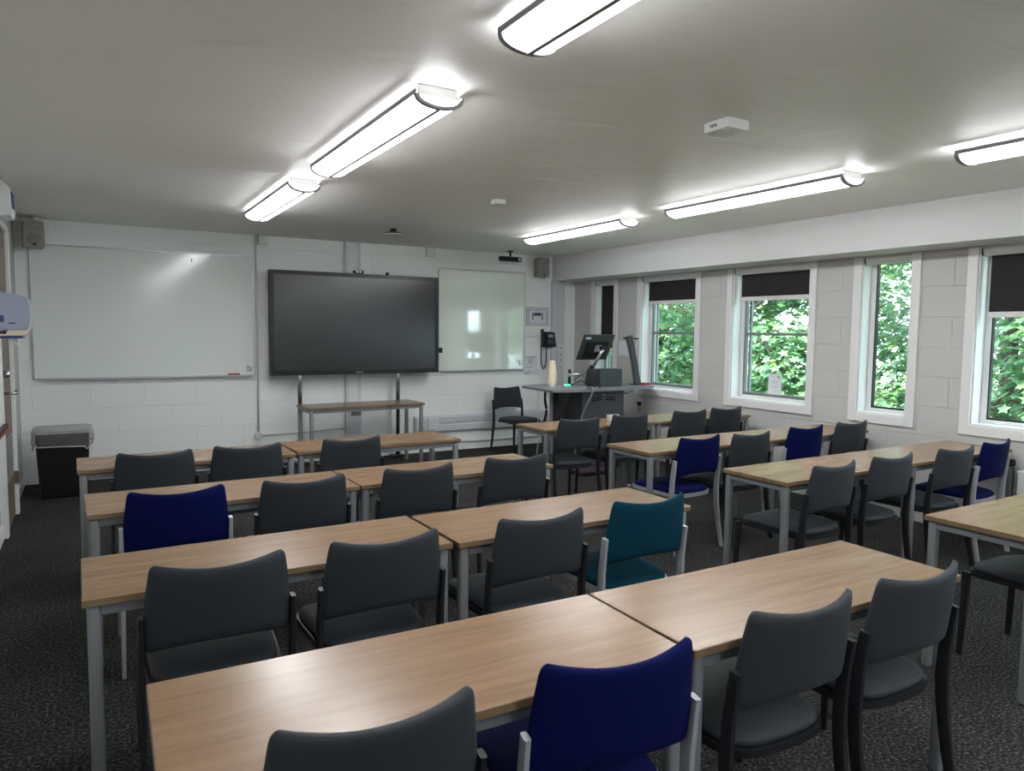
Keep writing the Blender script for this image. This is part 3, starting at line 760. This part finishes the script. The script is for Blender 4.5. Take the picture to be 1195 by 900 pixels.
bm = new(); add_box(bm, (hw, -0.004, SZ-0.345), (hw+0.055, 0.03, SZ-0.28), 0.004); obj('side_module', bm, MT['black'], t)
bm = new(); add_lathe(bm, [(0.018, 0), (0.02, 0.03), (0.008, 0.034)], 16, (0.355, 0.02, SZ+hh)); obj('sensor', bm, MT['black'], t)
for px_ in (-0.675, 0.52):
    bm = new(); add_tube(bm, [(px_, 0.11, 0.02), (px_, 0.11, SZ+0.3)], 0.028, n=18); obj('stand_pole', bm, MT['chrome'], t, True)
    bm = new(); add_box(bm, (px_-0.07, 0.04, 0.0), (px_+0.07, 0.20, 0.03), 0.006); obj('stand_foot', bm, MT['dark_frame'], t)
bm = new(); add_box(bm, (-0.75, 0.085, SZ-0.2), (0.62, 0.115, SZ-0.1)); obj('stand_crossbar', bm, MT['dark_frame'], t)
t = thing('webcam', 'small webcam clipped on top of the big screen', 'webcam', (2.745, 8.25, SZ+hh))
bm = new(); add_box(bm, (-0.065, 0.0, 0.004), (0.065, 0.035, 0.038), 0.012, seg=3); obj('webcam_body', bm, MT['black'], t)
bm = new(); add_box(bm, (-0.032, -0.003, 0.011), (0.032, 0.001, 0.031)); obj('face_plate', bm, MT['aluminium'], t)
bm = new(); add_lathe(bm, [(0.009, -0.003), (0.008, -0.006)], 14, (0.005, 0, 0.021), 'Y'); obj('lens', bm, MT['black'], t)
bm = new(); add_box(bm, (-0.03, 0.0, 0.0), (0.03, 0.05, 0.006)); obj('clip', bm, MT['black'], t)

# ------------------------------------------------------------------ trunking and sockets on the front wall
def fbox(name, label, cat, x0, z0, x1, z1, d=0.04, m='white_plastic', bev=0.003, group=None):
    bm = new(); add_box(bm, (-(x1-x0)/2, -d, 0), ((x1-x0)/2, 0, z1-z0), bev)
    return tag(obj(name, bm, MT[m], loc=((x0+x1)/2, YF, z0)), label, cat, group)
t = thing('cable_conduit', 'thin white conduit running down beside the large whiteboard to a round box', 'conduit', (1.64, YF, 0))
bm = new(); add_tube(bm, [(0, -0.014, 0.37), (0, -0.014, ZC)], 0.012, n=10)
add_tube(bm, [(0.03, -0.012, 0.352), (1.0, -0.012, 0.378)], 0.009, n=8)
obj('pipe', bm, MT['white_plastic'], t, True)
bm = new(); add_lathe(bm, [(0.045, 0), (0.045, -0.03), (0.03, -0.034)], 20, (0, 0, 0.353), 'Y'); obj('round_box', bm, MT['white_plastic'], t)
t = thing('vertical_trunking', 'wide white vertical trunking on the wall behind the big screen', 'trunking', (2.74, YF, 0))
bm = new(); add_box(bm, (-0.095, -0.05, 0.30), (0.095, 0, ZC-0.002), 0.003); obj('channel', bm, MT['grey_trunk'], t)
bm = new(); add_box(bm, (-0.060, -0.053, 0.62), (0.05, -0.049, ZC-0.01)); obj('cover_strip', bm, MT['white_plastic'], t)
bm = new(); add_box(bm, (-0.03, -0.060, 0.53), (0.09, -0.049, 0.605), 0.003); obj('socket_plate', bm, MT['frame'], t)
fbox('fused_box', 'small white box by the ceiling left of the big screen', 'junction box', 1.665, 2.515, 1.77, 2.608, 0.05, group='small boxes at the ceiling line')
fbox('fused_box', 'small white box by the ceiling above the right end of the big screen', 'junction box', 3.70, 2.50, 3.82, 2.608, 0.06, group='small boxes at the ceiling line')
t = thing('dado_trunking', 'pale grey horizontal trunking along the foot of the front wall with sockets', 'trunking', (4.54, YF, 0))
bm = new()
add_prism(bm, [(-0.062, 0.275), (-0.062, 0.345), (-0.048, 0.355), (-0.048, 0.37), (-0.062, 0.38), (-0.062, 0.445), (-0.03, 0.475), (0, 0.475), (0, 0.262), (-0.05, 0.262)], -1.0, 1.06, axis='X')
obj('channel', bm, MT['grey_trunk'], t)
for k, xx in enumerate((-0.99, -0.83)):
    bm = new(); add_box(bm, (xx, -0.072, 0.31), (xx+0.145, -0.060, 0.455), 0.003); sk = obj('socket', bm, MT['white_plastic'], t)
    bm = new()
    for a in (0.03, 0.07, 0.11):
        for b in (0.035, 0.075): add_box(bm, (xx+a, -0.0735, 0.31+b), (xx+a+0.008, -0.0715, 0.31+b+0.012))
    obj('socket_holes', bm, MT['ink'], sk)
bm = new(); add_tube(bm, [(3.55, YF-0.014, 0.115), (5.1, YF-0.014, 0.105), (5.6, YF-0.014, 0.105)], 0.011, n=8)
tag(obj('heating_pipe', bm, MT['white_plastic'], smooth=True), 'thin white pipe running low along the front wall below the trunking', 'pipe')
t = thing('corner_trunking', 'pale blue grey corner trunking with light switches beside the wall phone', 'trunking', (5.70, YF, 0))
bm = new(); add_box(bm, (-0.10, -0.055, 0.0), (0.105, 0, 2.273), 0.003); obj('channel', bm, MT['grey_trunk'], t)
bm = new(); add_box(bm, (-0.02, -0.060, 0.0), (0.09, -0.053, 2.27), 0.002); obj('cover_strip', bm, MT['grey_trunk'], t)
for k, (z0, z1) in enumerate(((1.29, 1.39), (1.235, 1.275), (1.13, 1.215), (1.03, 1.11))):
    bm = new(); add_box(bm, (-0.01, -0.070, z0), (0.085, -0.059, z1), 0.002); sp = obj('switch_plate', bm, MT['white_plastic'], t)
    bm = new(); add_box(bm, (0.025, -0.073, (z0+z1)/2-0.014), (0.050, -0.069, (z0+z1)/2+0.014)); obj('rocker', bm, MT['pale_ink'], sp)
# lectern side: notices and phone
t = thing('framed_plan', 'framed seating plan with dark table shapes on the wall above the phone', 'notice', (5.384, YF, 1.776))
bm = new(); add_box(bm, (-0.182, -0.006, -0.125), (0.182, 0, 0.125)); obj('sheet', bm, MT['paper'], t)
bm = new()
for (h_, v_, w2) in ((0.182, 0.125, 0.007), (0.150, 0.098, 0.005)):
    for lo, hi in (((-h_, -0.010, -v_), (-h_+w2, -0.004, v_)), ((h_-w2, -0.010, -v_), (h_, -0.004, v_)), ((-h_+w2, -0.010, v_-w2), (h_-w2, -0.004, v_)), ((-h_+w2, -0.010, -v_), (h_-w2, -0.004, -v_+w2))): add_box(bm, lo, hi)
obj('border', bm, MT['frame'], t)
bm = new(); add_box(bm, (-0.14, -0.0085, 0.075), (-0.128, -0.006, 0.088)); add_box(bm, (-0.045, -0.0085, 0.078), (0.045, -0.006, 0.083))
obj('printed_title', bm, MT['ink'], t)
bm = new()
for x_ in (-0.085, 0.066):
    for z_ in (0.036, 0.004, -0.028): add_box(bm, (x_, -0.0085, z_-0.012), (x_+0.020, -0.006, z_+0.016))
add_box(bm, (-0.055, -0.0085, 0.010), (0.055, -0.006, 0.052))
obj('printed_plan', bm, MT['ink'], t)
t = thing('wall_phone', 'black desk phone mounted on the wall with a hanging curly cord', 'phone', (5.525, YF, 1.36))
bm = new(); add_prism(bm, [(0.0, 0.0), (-0.09, 0.0), (-0.10, 0.02), (-0.055, 0.20), (-0.02, 0.21), (0, 0.21)], -0.075, 0.115, axis='X'); obj('phone_body', bm, MT['black'], t)
bm = new(); add_box(bm, (-0.02, -0.092, 0.035), (0.085, -0.078, 0.10), 0.002, rot=Matrix.Rotation(R(-14), 4, 'X')); obj('keypad', bm, MT['lectern'], t)
bm = new(); add_box(bm, (0.0, -0.075, 0.125), (0.08, -0.062, 0.17), 0.002, rot=Matrix.Rotation(R(-14), 4, 'X')); obj('phone_display', bm, MT['pale_ink'], t)
bm = new(); add_tube(bm, [(-0.10, -0.10, 0.02), (-0.10, -0.115, 0.06), (-0.10, -0.095, 0.14), (-0.10, -0.07, 0.205), (-0.09, -0.06, 0.235)], 0.028, 0.02, n=12, taper=[1, .8, .7, .9, 1], up=Vector((1, 0, 0))); obj('handset', bm, MT['black'], t, True)
bm = new(); cord = []
for k in range(25):
    a = k/24; cord.append((-0.105+0.095*(0.5-0.5*math.cos(a*PI)) , -0.05, 0.02-0.325*math.sin(a*PI)**0.55))
add_tube(bm, cord, 0.008, n=8); obj('cord', bm, MT['black'], t, True)
def paper_notice(name, label, x0, z0, x1, z1, y=YF, lines=(), sign=False):
    t = thing(name, label, 'notice', ((x0+x1)/2, y, (z0+z1)/2)); a, b = (x1-x0)/2, (z1-z0)/2
    bm = new(); add_box(bm, (-a, -0.003, -b), (a, 0, b)); obj('sheet', bm, MT['paper'], t)
    bm = new()
    for (u0, u1, v, th) in lines: add_box(bm, (-a+2*a*u0, -0.0042, -b+2*b*v), (-a+2*a*u1, -0.0028, -b+2*b*v+th))
    obj('printed_lines', bm, MT['pale_ink'] if not sign else MT['ink'], t)
    if sign:
        bm = new(); ro, ri, n = 0.030, 0.022, 28
        V = [[bm.verts.new((r*math.cos(2*PI*k/n), yy, 0.015+r*math.sin(2*PI*k/n))) for k in range(n)] for r, yy in ((ro, -0.005), (ri, -0.005), (ri, -0.003), (ro, -0.003))]
        for q in range(4):
            for k in range(n): bm.faces.new((V[q][k], V[q][(k+1) % n], V[(q+1) % 4][(k+1) % n], V[(q+1) % 4][k]))
        add_box(bm, (-0.027, -0.002, -0.004), (0.027, 0.0, 0.004), rot=Matrix.Rotation(R(40), 4, 'Y'))
        for v in bm.verts:
            pass
        o = obj('prohibition_symbol', bm, MT['red'], t)
    return t
paper_notice('wall_notice', 'white notice with a round red prohibition symbol beside the smaller whiteboard', 5.17, 1.05, 5.39, 1.235, lines=((0.2, 0.85, 0.85, 0.008), (0.25, 0.7, 0.14, 0.004)), sign=True)
paper_notice('wall_notice', 'plain white notice with small print below the red symbol notice', 5.17, 0.965, 5.42, 1.045, lines=((0.1, 0.6, 0.6, 0.004), (0.05, 0.4, 0.35, 0.010), (0.05, 0.35, 0.18, 0.008)))
paper_notice('wall_notice', 'pale blue instruction sheet under the wall phone', 5.475, 1.05, 5.585, 1.345, lines=tuple((0.15, 0.8, 0.12+0.13*k, 0.005) for k in range(6)))
# notice on window 3 glass and notice on the pier
def side_notice(label, x, y0, z0, y1, z1, lines, blob=None):
    t = thing('window_notice', label, 'notice', (x, (y0+y1)/2, (z0+z1)/2)); a, b = (y1-y0)/2, (z1-z0)/2
    bm = new(); add_box(bm, (-0.003, -a, -b), (0, a, b)); obj('sheet', bm, MT['paper'], t)
    bm = new()
    for (u0, u1, v, th) in lines: add_box(bm, (-0.0045, a-2*a*u1, -b+2*b*v), (-0.0028, a-2*a*u0, -b+2*b*v+th))
    obj('printed_lines', bm, MT['pale_ink'], t)
    if blob:
        bm = new(); add_lathe(bm, [(blob[2], -0.0045), (blob[2], -0.0028)], 20, (0, a-2*a*blob[0], -b+2*b*blob[1]), 'X'); obj('round_logo', bm, MT['pale_ink'], t)
side_notice('white notice with a round grey logo taped to the window glass', XR+0.127, 4.985, 0.942, 5.150, 1.160,
            ((0.10, 0.45, 0.87, 0.006), (0.15, 0.8, 0.62, 0.005), (0.3, 0.75, 0.52, 0.005), (0.15, 0.8, 0.38, 0.005), (0.3, 0.6, 0.27, 0.004), (0.35, 0.6, 0.14, 0.004)), (0.78, 0.85, 0.016))
side_notice('white notice on the wall between the two windows behind the lectern', XR, 7.20, 1.27, 7.49, 1.46,
            ((0.5, 0.95, 0.85, 0.006), (0.6, 0.9, 0.55, 0.006), (0.6, 0.95, 0.35, 0.006)))

# ------------------------------------------------------------------ lectern
def rounded(poly, r=0.04, n=4):
    out = []
    m = len(poly)
    for i in range(m):
        a = Vector(poly[i-1]); b = Vector(poly[i]); c = Vector(poly[(i+1) % m])
        p = b+(a-b).normalized()*r; q = b+(c-b).normalized()*r
        for k in range(n+1):
            s = k/n; out.append(tuple((1-s)**2*p+2*s*(1-s)*b+s*s*q))
    return out
DZT = 0.93
t = thing('lectern_desk', 'grey teaching lectern desk with curved top and vented dark cupboard', 'lectern', (4.95, 6.75, 0))
top = [(4.40, 7.30), (4.36, 6.58), (4.78, 6.50), (5.40, 6.52), (5.95, 6.68), (5.95, 6.93), (5.40, 7.05), (4.75, 7.42)]
bm = new(); add_prism(bm, rounded([(x-4.95, y-6.75) for x, y in top], 0.06), DZT-0.028, DZT, 0.006); obj('desktop', bm, MT['desk_grey'], t)
bx0, bx1, by0, by1 = 4.80-4.95, 5.40-4.95, 6.60-6.75, 7.18-6.75
bm = new(); add_box(bm, (bx0, by0, 0.02), (bx1, by1, DZT-0.029), 0.006); obj('cupboard', bm, MT['lectern'], t)
bm = new(); add_box(bm, (bx0-0.012, by0+0.02, 0.03), (bx0-0.001, by1+0.03, DZT-0.03)); obj('side_panel', bm, MT['lectern_dark'], t)
bm = new(); add_box(bm, (bx0-0.04, by1-0.02, 0.02), (bx0-0.013, by1+0.03, DZT-0.03), 0.004); obj('side_post', bm, MT['light_frame'], t)
bm = new()
for s in (-1, 1):
    for k, zz in enumerate((0.845, 0.815)):
        pts = [(0.15+s*(0.03+0.045*q), by0-0.002, zz+DZT-0.945-0.0022*abs(q)**1.7) for q in (0, 1, 2, 3)]
        add_tube(bm, pts, 0.003, 0.010, rect=True)
obj('vents', bm, MT['black'], t)
bm = new(); add_lathe(bm, [(0.014, 0), (0.012, -0.012), (0.006, -0.014)], 14, (0.15, by0, 0.855), 'Y'); obj('lock', bm, MT['chrome'], t)
# equipment casing on the desk
t = thing('equipment_box', 'dark green grey equipment box standing on the lectern', 'equipment box', (5.17, 6.92, DZT))
bm = new(); add_box(bm, (-0.01, -0.17, 0), (0.315, 0.05, 0.205), 0.004); obj('casing', bm, MT['pc_box'], t)
bm = new(); add_prism(bm, [(-0.06, 0.0), (-0.012, 0.0), (-0.012, 0.205), (-0.035, 0.205), (-0.055, 0.15)], -0.14, 0.05, axis='Y'); obj('side_cover', bm, MT['lectern_dark'], t)
# monitor arm + monitor
t = thing('monitor_stand', 'silver jointed monitor arm on a black post clamped to the lectern', 'monitor arm', (4.98, 7.12, DZT))
bm = new(); add_tube(bm, [(0, 0, 0), (0, 0, 0.19)], 0.017, n=14); add_lathe(bm, [(0.045, 0), (0.045, 0.012), (0.02, 0.02)], 20); obj('post', bm, MT['black'], t, True)
bm = new(); add_lathe(bm, [(0.028, 0.10), (0.028, 0.145)], 18); add_tube(bm, [(0.0, 0, 0.12), (0.13, -0.04, 0.14), (0.27, -0.08, 0.165)], 0.018, 0.016, n=12, taper=[1, .8, 1]); obj('lower_arm', bm, MT['aluminium'], t, True)
bm = new(); add_lathe(bm, [(0.03, 0.15), (0.03, 0.22), (0.02, 0.24)], 18, (0.27, -0.08, 0)); obj('elbow', bm, MT['black'], t)
bm = new(); add_tube(bm, [(0.28, -0.09, 0.22), (0.315, -0.15, 0.34), (0.35, -0.21, 0.45)], 0.024, 0.020, n=12, taper=[1, 1, .8]); obj('upper_arm', bm, MT['aluminium'], t, True)
bm = new(); add_box(bm, (0.30, -0.225, 0.43), (0.38, -0.175, 0.475), 0.01); obj('tilt_joint', bm, MT['black'], t)
t = thing('monitor', 'black monitor seen from behind on the arm above the lectern', 'monitor', (5.27, 6.99, 1.385), 0)
t.rotation_euler = (R(27), 0, R(3))
bm = new(); add_box(bm, (-0.235, 0.0, -0.17), (0.235, 0.022, 0.17), 0.006); obj('monitor_shell', bm, MT['pc_box'], t)
bm = new(); add_box(bm, (-0.17, -0.028, -0.12), (0.16, 0.0, 0.08), 0.010); obj('rear_housing', bm, MT['black'], t)
bm = new(); add_box(bm, (-0.205, -0.002, 0.115), (-0.125, 0.0, 0.138)); obj('maker_badge', bm, MT['paper'], t)
bm = new(); add_box(bm, (-0.23, 0.0225, -0.165), (0.23, 0.024, 0.165)); obj('screen', bm, MT['screen'], t)
bm = new(); add_box(bm, (-0.045, -0.05, -0.035), (0.045, -0.028, 0.05), 0.004); obj('vesa_plate', bm, MT['aluminium'], t)
# visualiser
t = thing('visualiser', 'leaning dark grey document camera column with two short prongs', 'visualiser', (5.79, 6.86, DZT))
bm = new(); add_tube(bm, [(0.03, 0, 0.0), (-0.02, 0.02, 0.30), (-0.085, 0.045, 0.60)], 0.036, 0.036, n=12, taper=[1.15, 1.0, 1.15], rect=True); obj('column', bm, MT['lectern'], t)
bm = new(); add_tube(bm, [(-0.17, 0.045, 0.572), (0.06, 0.045, 0.565)], 0.010, n=8); obj('prongs', bm, MT['black'], t)
bm = new(); add_box(bm, (-0.04, -0.05, 0), (0.10, 0.06, 0.012), 0.004); obj('base', bm, MT['lectern_dark'], t)
# small things on the lectern
t = thing('cup_stack', 'tall tapered stack of cream paper cups on the left of the lectern', 'cups', (4.66, 7.02, DZT))
bm = new(); prof = [(0.047, 0.0), (0.047, 0.05)]; obj_b = new(); add_lathe(obj_b, [(0.044, 0), (0.05, 0.035), (0.046, 0.04)], 24); obj('bottom_cup', obj_b, MT['white_plastic'], t, False)
prof = []
for k in range(12):
    z = 0.04+k*0.0215; r = 0.062-0.0007*k-0.00013*k*k
    prof += [(r, z), (r-0.0008, z+0.019), (r-0.003, z+0.0205)]
prof[-1] = (0.030, prof[-1][1]+0.004)
add_lathe(bm, prof, 28); obj('cups', bm, MT['cream'], t, False)
t = thing('green_lit_device', 'small clicker sized device glowing green beside the monitor post', 'device', (4.87, 7.02, DZT))
bm = new(); add_box(bm, (-0.045, -0.03, 0), (0.045, 0.03, 0.02), 0.006); obj('body', bm, MT['white_plastic'], t)
bm = new(); add_box(bm, (-0.038, -0.032, 0.006), (0.036, 0.02, 0.0215), 0.004); obj('lit_panel', bm, MT['green_led'], t)
bm = new(); add_box(bm, (-0.055, -0.03, 0), (0.055, 0.03, 0.03), 0.006)
tag(obj('red_box', bm, MT['red'], loc=(5.88, 6.78, DZT)), 'small red case at the window end of the lectern', 'case')
def cable(label, pts, r=0.006, m='black', group='cables around the lectern'):
    # smooth catmull
    P = [Vector(p) for p in pts]; out = []
    for i in range(len(P)-1):
        a = P[max(i-1, 0)]; b = P[i]; c = P[i+1]; d2 = P[min(i+2, len(P)-1)]
        for k in range(6):
            s = k/6
            out.append(0.5*((2*b)+(-a+c)*s+(2*a-5*b+4*c-d2)*s*s+(-a+3*b-3*c+d2)*s**3))
    out.append(P[-1])
    bm = new(); add_tube(bm, out, r, n=8)
    return tag(obj('cable', bm, MT[m], smooth=True), label, 'cable', group)
cable('tangled black cables lying on the lectern beside the monitor post', [(4.99, 7.07, DZT+0.01), (5.06, 6.98, DZT+0.06), (5.09, 6.92, DZT+0.015), (5.03, 6.80, DZT+0.012), (5.12, 6.74, DZT+0.04), (5.09, 6.64, DZT+0.012), (5.03, 6.60, DZT+0.01)])
cable('black cable looping up beside the silver lower arm', [(5.0, 7.05, DZT+0.06), (5.08, 7.0, DZT+0.13), (5.12, 6.98, DZT+0.05), (5.07, 6.93, DZT+0.02)], 0.004)
cable('thick grey cable curving down in front of the lectern cupboard', [(4.86, 6.60, DZT+0.008), (4.84, 6.47, DZT+0.01), (4.82, 6.46, DZT-0.06), (4.76, 6.55, 0.62), (4.70, 6.57, 0.30), (4.69, 6.6, 0.01)], 0.010, 'frame')
cable('black cable hanging in a loop at the dark side of the lectern', [(4.765, 6.78, 0.90), (4.755, 6.84, 0.70), (4.75, 6.92, 0.50), (4.755, 7.02, 0.70), (4.765, 7.08, 0.90)], 0.007)
cable('bundle of dark hanging plugs and leads left of the lectern post', [(4.73, 7.26, 0.90), (4.725, 7.26, 0.75), (4.74, 7.25, 0.62), (4.72, 7.26, 0.45), (4.74, 7.25, 0.22), (4.73, 7.24, 0.01)], 0.016)
cable('thin pale lead hanging from the far left of the lectern', [(4.67, 7.32, 0.90), (4.66, 7.32, 0.6), (4.68, 7.33, 0.3), (4.66, 7.34, 0.01)], 0.004, 'white_plastic')
cable('thin black lead hooked under the window end of the lectern', [(5.42, 6.72, 0.895), (5.52, 6.72, 0.84), (5.62, 6.74, 0.87), (5.70, 6.76, 0.90)], 0.005)
# cups on the table
for k, (x, y, lb) in enumerate(((4.265, 5.42, 'clear small cup on the table before the lectern, left of its pair'), (4.335, 5.41, 'clear small cup on the table before the lectern, right of its pair'))):
    bm = new(); add_lathe(bm, [(0.022, 0), (0.031, 0.055), (0.029, 0.056), (0.020, 0.003)], 20)
    tag(obj('cup', bm, MT['cup'], loc=(x, y, TH)), lb, 'cup', 'pair of small cups')
bm = new(); add_box(bm, (-0.22, -0.13, 0), (0.22, 0.13, 0.055), 0.02, seg=3)
tag(obj('folded_bag', bm, MT['purple'], loc=(4.80, 6.40, 0.0)), 'dark purple folded bag lying on the carpet before the lectern', 'bag')

# right wall: plug, radiator
t = thing('wall_socket', 'white wall socket with a black plug below the window by the lectern', 'socket', (XR, 7.02, 0.68))
bm = new(); add_box(bm, (-0.012, -0.045, -0.04), (0, 0.045, 0.045), 0.003); obj('plate', bm, MT['white_plastic'], t)
bm = new(); add_box(bm, (-0.05, -0.022, -0.03), (-0.012, 0.022, 0.02), 0.006); add_tube(bm, [(-0.03, 0, -0.03), (-0.03, 0.0, -0.10)], 0.005, n=8); obj('plug', bm, MT['black'], t)
t = thing('radiator', 'white panel radiator below the rightmost window with a pipe and dark valve', 'radiator', (XR, 2.0, 0))
bm = new(); add_box(bm, (-0.095, -0.66, 0.12), (-0.075, 0.66, 0.57), 0.006); add_box(bm, (-0.045, -0.66, 0.12), (-0.025, 0.66, 0.57), 0.006); add_box(bm, (-0.10, -0.665, 0.565), (-0.02, 0.665, 0.58), 0.003)
for k in range(25): add_tube(bm, [(-0.097, -0.61+k*0.05, 0.15), (-0.097, -0.61+k*0.05, 0.54)], 0.008, 0.004, n=8)
add_box(bm, (-0.03, -0.4, 0.3), (-0.001, -0.36, 0.4)); add_box(bm, (-0.03, 0.36, 0.3), (-0.001, 0.4, 0.4))
obj('radiator_panel', bm, MT['white_plastic'], t)
bm = new(); add_tube(bm, [(-0.06, 0.715, 0.0), (-0.06, 0.715, 0.60), (-0.06, 0.67, 0.60)], 0.014, n=10); obj('pipe', bm, MT['frame'], t, True)
bm = new(); add_lathe(bm, [(0.022, 0.60), (0.024, 0.625), (0.018, 0.655)], 14, (-0.06, 0.715, 0)); obj('valve', bm, MT['black'], t)

# ------------------------------------------------------------------ left corner: bin, dispenser, boxes
t = thing('waste_bin', 'black waste bin with a clear grey liner folded over its rim', 'bin', (-0.235, 7.86, 0))
def rrect(a, b, r, n=5):
    out = []
    for cx, cy, a0 in ((a-r, b-r, 0), (-a+r, b-r, 90), (-a+r, -b+r, 180), (a-r, -b+r, 270)):
        for k in range(n+1):
            q = R(a0+90*k/n); out.append((cx+r*math.cos(q), cy+r*math.sin(q)))
    return out
def loft(bm, layers, cap=(True, True)):
    rings = [[bm.verts.new(p) for p in l] for l in layers]; n = len(rings[0])
    for i in range(len(rings)-1):
        for j in range(n): bm.faces.new((rings[i][j], rings[i][(j+1) % n], rings[i+1][(j+1) % n], rings[i+1][j]))
    if cap[0]: bm.faces.new(rings[0][::-1])
    if cap[1]: bm.faces.new(rings[-1])
bm = new(); loft(bm, [[(x, y, 0) for x, y in rrect(0.185, 0.14, 0.03)], [(x, y, 0.02) for x, y in rrect(0.19, 0.145, 0.03)], [(x, y, 0.61) for x, y in rrect(0.215, 0.165, 0.035)]]); obj('bin_body', bm, MT['black'], t)
bm = new(); random.seed(3)
base = rrect(0.232, 0.182, 0.06, 9)
def skirt(z, sc, amp, dz=0.0):
    return [(x*sc+random.uniform(-amp, amp), y*sc+random.uniform(-amp, amp), z+dz*math.sin(j*0.55)+dz*0.6*math.sin(j*1.3+1)) for j, (x, y) in enumerate(base)]
loft(bm, [skirt(0.475, 1.0, 0.006, 0.022), skirt(0.53, 1.06, 0.008), skirt(0.58, 1.04, 0.006), skirt(0.61, 1.02, 0.003), skirt(0.618, 0.98, 0.0)], (False, False))
obj('liner_skirt', bm, MT['liner'], t, True)
bm = new(); hem = [(x*1.01, y*1.01, 0.478+0.022*math.sin(j*0.55)+0.013*math.sin(j*1.3+1)) for j, (x, y) in enumerate(base)]
add_tube(bm, hem+[hem[0]], 0.007, n=6); obj('liner_hem', bm, MT['liner_top'], t, True)
bm = new(); loft(bm, [skirt(0.596, 1.03, 0.0), skirt(0.622, 1.04, 0.002), skirt(0.638, 0.97, 0.002), skirt(0.640, 0.90, 0.001)], (False, True)); obj('liner_top', bm, MT['liner_top'], t)

t = thing('towel_dispenser', 'blue grey smoked plastic towel dispenser with cream base on the left wall', 'dispenser', (XL, 6.0, 1.50))
prof = [(0, 0.045), (0.235, 0.045), (0.248, 0.09), (0.252, 0.20), (0.238, 0.262), (0.20, 0.287), (0.10, 0.305), (0, 0.31)]
bm = new(); add_prism(bm, prof, 0.0, 0.30, 0.012, 'Y'); obj('cover', bm, MT['blue_plastic'], t)
bm = new(); add_prism(bm, [(0, 0.0), (0.215, 0.012), (0.248, 0.045), (0.135, 0.044), (0.12, 0.03), (0.0, 0.042)], -0.004, 0.30, 0.003, 'Y'); obj('lower_tray', bm, MT['cream'], t)
bm = new(); add_box(bm, (0.02, -0.006, 0.02), (0.10, -0.003, 0.035)); add_lathe(bm, [(0.012, -0.010), (0.012, -0.002)], 14, (0.105, 0, 0.03), 'Y'); obj('latch', bm, MT['black'], t)
bm = new(); add_box(bm, (0.05, -0.003, 0.10), (0.105, 0.002, 0.145)); add_box(bm, (0.13, -0.003, 0.088), (0.17, 0.002, 0.098)); obj('printed_label', bm, MT['navy'], t)
bm = new(); add_box(bm, (0.06, 0.0, -0.012), (0.20, 0.28, 0.004)); obj('paper_slot', bm, MT['navy'], t)
bm = new(); add_tube(bm, [(0.12, 0.10, -0.008), (0.16, 0.10, -0.05), (0.195, 0.10, -0.09)], 0.05, 0.002, rect=True, taper=[1, .8, .5]); obj('paper_tail', bm, MT['paper'], t)

t = thing('emergency_box', 'white box with a dark blue panel high above the brown door', 'wall box', (XL, 6.22, 2.345))
bm = new(); add_prism(bm, [(0, 0.02), (0.10, 0.0), (0.145, 0.01), (0.155, 0.04), (0.15, 0.20), (0.10, 0.25), (0, 0.255)], 0, 0.34, 0.006, 'Y'); obj('housing', bm, MT['white_plastic'], t)
bm = new(); add_box(bm, (0.149, 0.06, 0.07), (0.160, 0.24, 0.18), 0.003); obj('dark_panel', bm, MT['navy'], t)
bm = new(); add_tube(bm, [(-0.585, 6.58, 2.565), (-0.585, 8.24, 2.565), (-0.46, 8.36, 2.565)], 0.010, n=8)
tag(obj('corner_pipe', bm, MT['white_plastic'], smooth=True), 'thin white cable pipe high on the left wall leading to the left speaker', 'pipe')

t = thing('wall_cabinet', 'white panel unit on the left wall with a black and red ledge', 'panel', (XL, 5.75, 0))
bm = new(); add_box(bm, (0, -0.60, 0.86), (0.045, 0.60, 1.46), 0.004); obj('upper_panel', bm, MT['white_plastic'], t)
bm = new(); add_box(bm, (0, -0.62, 0.845), (0.075, 0.62, 0.862), 0.003); obj('black_ledge', bm, MT['black'], t)
bm = new(); add_box(bm, (0, -0.62, 0.824), (0.080, 0.63, 0.838), 0.003); obj('red_ledge', bm, MT['red'], t)
bm = new(); add_box(bm, (0, -0.60, 0.30), (0.05, 0.60, 0.80), 0.004); obj('lower_panel', bm, MT['white_plastic'], t)
